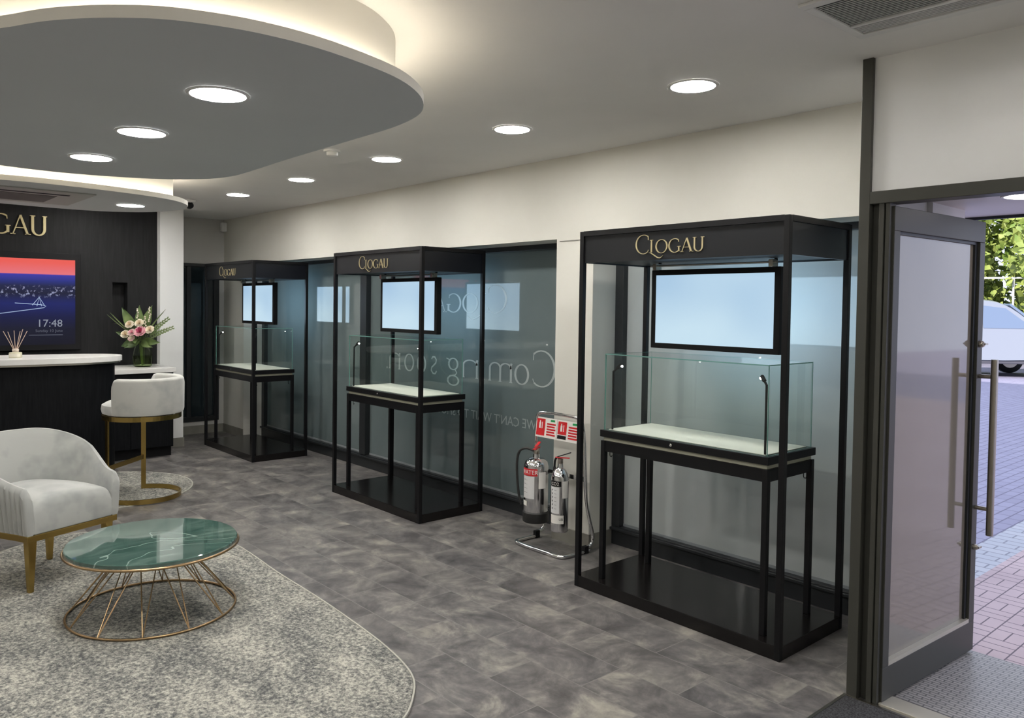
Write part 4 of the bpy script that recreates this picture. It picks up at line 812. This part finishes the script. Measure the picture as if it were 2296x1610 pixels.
# ================================================================== armchair
def armchair():
    t = thing('armchair', 'pale grey velvet tub armchair with ribbed outside and brass legs', 'armchair', (-5.150, 1.016, 0.0125), math.radians(112.6))
    hw, yf, yb = .275, -.275, .29
    path = [(-hw, yf), (-hw, -.18), (-hw - .015, -.05)] + [(-(hw + .015) * math.cos(a), .02 + (yb - .02) * math.sin(a)) for a in [math.radians(d) for d in range(6, 175, 7)]] + [(hw + .015, -.05), (hw, -.18), (hw, yf)]
    path = chaikin(path, 2, closed=False); n = len(path); S_ = [0]
    for i in range(1, n): S_.append(S_[-1] + math.hypot(path[i][0] - path[i - 1][0], path[i][1] - path[i - 1][1]))
    # resample finely
    m = 360; pts = []
    for j in range(m + 1):
        s = S_[-1] * j / m; i = max(k for k in range(n - 1) if S_[k] <= s + 1e-9); u_ = (s - S_[i]) / (S_[i + 1] - S_[i] + 1e-12); pts.append((path[i][0] + (path[i + 1][0] - path[i][0]) * u_, path[i][1] + (path[i + 1][1] - path[i][1]) * u_))
    vs = []; vi = []; fs = []; th = .03
    for j, (x, y) in enumerate(pts):
        a = pts[max(j - 1, 0)]; b = pts[min(j + 1, m)]; dx, dy = b[0] - a[0], b[1] - a[1]; l = math.hypot(dx, dy); nx, ny = -dy / l, dx / l   # outward normal
        u_ = 2 * j / m - 1; front = 1 - abs(u_)          # 0 at the arm fronts
        h = .575 + .225 * (0.5 - 0.5 * math.cos(PI * min(1, front / .85))) ; h -= .05 * max(0, 1 - front / .05) ** 2
        rib = .010 * abs(math.sin(j / m * S_[-1] / .036 * PI)) ** .5 ; flare = (.06 + .16 * min(1, front / .5)) * (h - .33)
        prof = [(.0, .318), (rib, .335), (rib + flare * .5, (h + .33) / 2), (rib * .8 + flare, h - .03), (flare - .004, h - .010), (flare - .016, h), (flare - .028, h - .002), (flare - .038, h - .018), (flare * .8 - .042, h - .05), (-th - .005 + flare * .15, .46), (-th - .01, .33), (-th, .318)]
        for o_, z in prof: vs.append((x + nx * o_, y + ny * o_, z))
    k = 12
    # outward normal orientation check
    for j in range(m):
        for q in range(k): fs.append((j * k + q, j * k + (q + 1) % k, (j + 1) * k + (q + 1) % k, (j + 1) * k + q))
    fs += [tuple(range(k)), tuple(m * k + q for q in range(k))]
    MB().add(vs, fs).build('back_shell', M_velvet, t, smooth=True, bevel=0.0)
    # seat cushion with a crown
    nx_, ny_ = 26, 26; vs = []; fs = []
    def ext(x_, y_):
        return x_, y_
    wi = hw - .036
    g = []
    for i in range(nx_ + 1):
        for j in range(ny_ + 1):
            a = -1 + 2 * i / nx_; b = -1 + 2 * j / ny_; x = a * wi; yfm = yf + .0; ybk = .235 - .20 * abs(a) ** 2.6
            y = yfm + (ybk - yfm) * (b + 1) / 2
            ed = min(1, (b + 1) * 5) ; z = .455 + .055 * (1 - a * a) ** .5 * 1.0 + .015 * (1 - b * b); z -= .05 * (1 - ed) ** 2.2
            g.append((x, y, z))
    vs = g + [(x, y if True else 0, .318) for x, y, z in g]; M_ = (nx_ + 1) * (ny_ + 1); id_ = lambda i, j: i * (ny_ + 1) + j
    for i in range(nx_):
        for j in range(ny_): fs += [(id_(i, j), id_(i + 1, j), id_(i + 1, j + 1), id_(i, j + 1)), (id_(i, j) + M_, id_(i, j + 1) + M_, id_(i + 1, j + 1) + M_, id_(i + 1, j) + M_)]
    for i in range(nx_): fs += [(id_(i, 0), id_(i, 0) + M_, id_(i + 1, 0) + M_, id_(i + 1, 0)), (id_(i, ny_), id_(i + 1, ny_), id_(i + 1, ny_) + M_, id_(i, ny_) + M_)]
    for j in range(ny_): fs += [(id_(0, j), id_(0, j + 1), id_(0, j + 1) + M_, id_(0, j) + M_), (id_(nx_, j), id_(nx_, j) + M_, id_(nx_, j + 1) + M_, id_(nx_, j + 1))]
    MB().add(vs, fs).build('seat_cushion', M_velvet, t, smooth=True, bevel=0.01, seg=3)
    rail = [(x, y) for x, y in pts[::9]] ; MB().prism(rail, .282, .3175).build('base_rail', M_gold, t, bevel=0.003)
    for (x, y) in ((-.235, -.235), (.235, -.235), (-.17, .20), (.17, .20)):
        vs = [(x + a * .024, y + b * .024, .2818) for a, b in ((-1, -1), (1, -1), (1, 1), (-1, 1))] + [(x * 1.0 + a * .013, y + b * .013, 0) for a, b in ((-1, -1), (1, -1), (1, 1), (-1, 1))]
        MB().add(vs, [(0, 1, 2, 3), (7, 6, 5, 4), (0, 4, 5, 1), (1, 5, 6, 2), (2, 6, 7, 3), (3, 7, 4, 0)]).build('leg', M_gold, t, bevel=0.003)
    return t
armchair()

# ================================================================== coffee table
t = thing('coffee_table', 'round green marble coffee table on a brass wire base', 'coffee table', (-4.20, 1.33, 0.0125))
MB().lathe([(0.0001, .338), (.405, .338), (.412, .341), (.412, .356), (.408, .360), (0.0001, .360)], n=96, close=False).build('marble_top', M_marble, t, smooth=True)
ring = lambda r, z, n=80: [(r * math.cos(2 * PI * i / n), r * math.sin(2 * PI * i / n), z) for i in range(n)]
MB().tube(ring(.417, .334), .0065, 10, closed=True).build('rim_ring', M_bronze, t, smooth=True)
MB().tube(ring(.405, .0065), .006, 10, closed=True).build('base_ring', M_bronze, t, smooth=True)
MB().tube(ring(.175, .290), .0045, 8, closed=True).build('neck_ring', M_bronze, t, smooth=True)
nb = 12
for k in range(nb):
    a = 2 * PI * k / nb + .1; B = (.405 * math.cos(a), .405 * math.sin(a), .0065)
    for s in (-1, 1):
        c = a + s * PI / nb * .82; Nk = (.175 * math.cos(c), .175 * math.sin(c), .290); d = c + s * .30; Tp = (.385 * math.cos(d), .385 * math.sin(d), .334)
        MB().tube([B, Nk, Tp], .0033, 6).build('wire', M_bronze, t, smooth=True)

# ================================================================== fire extinguishers and stand
t = thing('extinguisher_stand', 'chrome tube stand with fire signs in front of the pier', 'stand', (-3.68, 3.72, 0))
def rnd_path(p, k=3): return chaikin(p, k, closed=False)
xl, xr_ = -.225, .230
MB().tube(rnd_path([(xl, .105, .0125), (xl, -.04, .0125), (xl, -.125, .0125), (xl + .06, -.14, .0125), (xr_ - .06, -.14, .0125), (xr_, -.125, .0125), (xr_, -.04, .0125), (xr_, .115, .0125)]), .0125, 12).build('floor_frame', M_chrome, t, smooth=True)
MB().tube(rnd_path([(xl, .08, .0375), (xl, .14, .045), (xl, .155, .10), (xl, .12, .20), (xl, .075, .36), (xl, .06, .65), (xl + .01, .055, .82), (xl + .03, .05, .875), (xl + .10, .05, .885), (xr_ - .10, .05, .885), (xr_ - .03, .05, .875), (xr_ - .01, .055, .82), (xr_, .06, .65), (xr_, .075, .36), (xr_, .12, .20), (xr_, .155, .10), (xr_, .14, .045), (xr_, .08, .0375)]), .0115, 12).build('back_hoop', M_chrome, t, smooth=True)
for x in (xl, xr_): MB().box(x - .014, x + .014, .06, .10, .0, .05).build('clamp', M_ink, t, bevel=.003)
MB().box(xl, xr_, .062, .068, .47, .50).build('crossbar', M_chrome, t)
M_sign = mat('sign_white', (0.72, 0.70, 0.66), 0.45)
for k, x0 in enumerate((xl + .02, xl + .222)):
    sg = MB(); sg.box(0, .195, -.002, .002, 0, .135); sg = sg.build('sign_panel', M_sign, t); sg.location = (x0, .035, .715); sg.rotation_euler = (-.12, 0, 0)
    g = MB(); g.box(.006, .085, -.0032, -.0021, .040 if k else .012, .125); g.build('red_pictogram', M_red, sg)
    e_ = MB(); e_.box(.030, .046, -.0045, -.0033, .060, .100); e_.box(.034, .042, -.0045, -.0033, .100, .112); e_.box(.056, .062, -.0045, -.0033, .060, .104); e_.build('white_symbol', M_sign, sg)
    g = MB(); 
    for q in range(5): g.box(.103, .185 - .008 * (q % 2), -.0032, -.0021, .018 + q * .018, .029 + q * .018)
    g.build('red_text_lines', M_red, sg); MB().box(.135, .175, -.0032, -.0021, .112, .126).build('green_badge', M_green, sg)
    if k: MB().box(.006, .085, -.0032, -.0021, .010, .034).build('black_badge', M_ink, sg)
def patch(name, r, a0, a1, z0, z1, m, par): return MB().lathe([(r, z0), (r, z1)], n=14, a0=math.radians(a0), a1=math.radians(a1)).build(name, m, par, smooth=True)
def wrap_text(body, size, r, ac, z, m, par, name='label_text'):
    a_c = math.radians(ac)
    def fn(p):
        a = a_c + p[0] / r; rr = r - p[1]; return (rr * math.cos(a), rr * math.sin(a), p[2])
    o_ = text_mesh(body, size, name, m, par, 'CENTER', 0.0004, fn); o_.location = (0, 0, z); return o_
AC = -60   # side facing the room
t = thing('fire_extinguisher', 'polished water extinguisher with a red band and black hose, left on the stand', 'fire extinguisher', (-3.80, 3.685, 0.158), group='fire extinguishers on the stand')
MB().lathe([(0.0001, .0), (.083, .0), (.088, .006), (.088, .065), (.082, .072)], n=36).build('base_skirt', M_rubber, t, smooth=True)
body = MB().lathe([(.080, .07), (.082, .075), (.082, .375), (.074, .405), (.05, .425), (.024, .432), (.022, .455)], n=40).build('cylinder', M_cyl, t, smooth=True)
lb = patch('paper_label', .0828, AC - 62, AC + 8, .165, .315, M_label, body); patch('red_band', .0829, AC - 72, AC + 22, .318, .366, M_red, body); wrap_text('WATER', .040, .0832, AC - 22, .328, M_sign, body)
for q in range(4): wrap_text('==  --', .014, .0832, AC - 40, .285 - q * .028, M_ink, body, 'small_print')
patch('service_tag', .0832, AC + 28, AC + 66, .235, .345, M_sign, body); patch('small_sticker', .0834, AC - 62, AC - 30, .115, .148, M_sign, body)
MB().lathe([(.018, .455), (.020, .46), (.020, .485), (.012, .495), (0.0001, .495)], n=18).build('valve', M_steel, t, smooth=True)
hd = MB(); hd.box(-.012, .012, -.05, .055, .488, .496); hd.xf(Matrix.Rotation(0.5, 4, 'Z')); hd.build('carry_handle', M_red, t, bevel=.003)
hd = MB(); hd.box(-.010, .010, -.02, .075, 0, .008); hd.xf(Matrix.Rotation(0.5, 4, 'Z') @ Matrix.Translation((0, 0, .503)) @ Matrix.Rotation(.22, 4, 'X')); hd.build('lever', M_red, t, bevel=.003)
MB().tube(rnd_path([(-.02, -.01, .475), (-.07, -.03, .49), (-.115, -.05, .47), (-.135, -.055, .40), (-.13, -.055, .28), (-.115, -.05, .16), (-.095, -.045, .10)]), .0085, 10).build('hose', M_rubber, t, smooth=True)
t = thing('fire_extinguisher', 'slim polished CO2 extinguisher with a black band, right on the stand', 'fire extinguisher', (-3.555, 3.665, 0.148), group='fire extinguishers on the stand')
body = MB().lathe([(.052, .0), (.057, .005), (.058, .01), (.058, .345), (.052, .375), (.036, .402), (.02, .415), (.017, .44)], n=36).build('cylinder', M_cyl, t, smooth=True)
patch('black_band', .0586, AC - 62, AC + 22, .300, .335, M_ink, body); wrap_text('CO2', .030, .0589, AC - 22, .307, M_sign, body); patch('paper_label', .0585, AC - 60, AC + 10, .125, .296, M_label, body)
for q in range(6): wrap_text('#  ---', .018, .0589, AC - 28, .272 - q * .024, M_ink, body, 'small_print')
patch('service_tag', .0590, AC + 28, AC + 72, .225, .335, M_sign, body); patch('recycling_sticker', .0590, AC - 55, AC + 40, .060, .115, M_sign, body)
wrap_text('UB', .022, .0594, AC + 22, .082, M_ink, body)
MB().lathe([(.016, .44), (.018, .445), (.018, .47), (0.0001, .475)], n=16).build('valve', M_steel, t, smooth=True)
hd = MB(); hd.box(-.008, .008, -.035, .06, .475, .482); hd.xf(Matrix.Rotation(-1.0, 4, 'Z')); hd.build('carry_handle', M_red, t, bevel=.003)
hd = MB(); hd.box(-.007, .007, -.02, .075, 0, .006); hd.xf(Matrix.Rotation(-1.0, 4, 'Z') @ Matrix.Translation((0, 0, .487)) @ Matrix.Rotation(.35, 4, 'X')); hd.build('lever', M_ink, t, bevel=.003)
hn = MB().lathe([(.010, 0), (.012, -.05), (.018, -.12), (.028, -.25), (.031, -.29), (.028, -.29), (.012, -.13), (.006, 0)], n=18); hn.xf(Matrix.Translation((-.088, .035, .40))); hn.build('horn', M_rubber, t, smooth=True)
MB().tube(rnd_path([(-.015, .01, .462), (-.05, .025, .475), (-.085, .035, .45), (-.088, .035, .398)]), .007, 8).build('swivel_arm', M_ink, t, smooth=True)
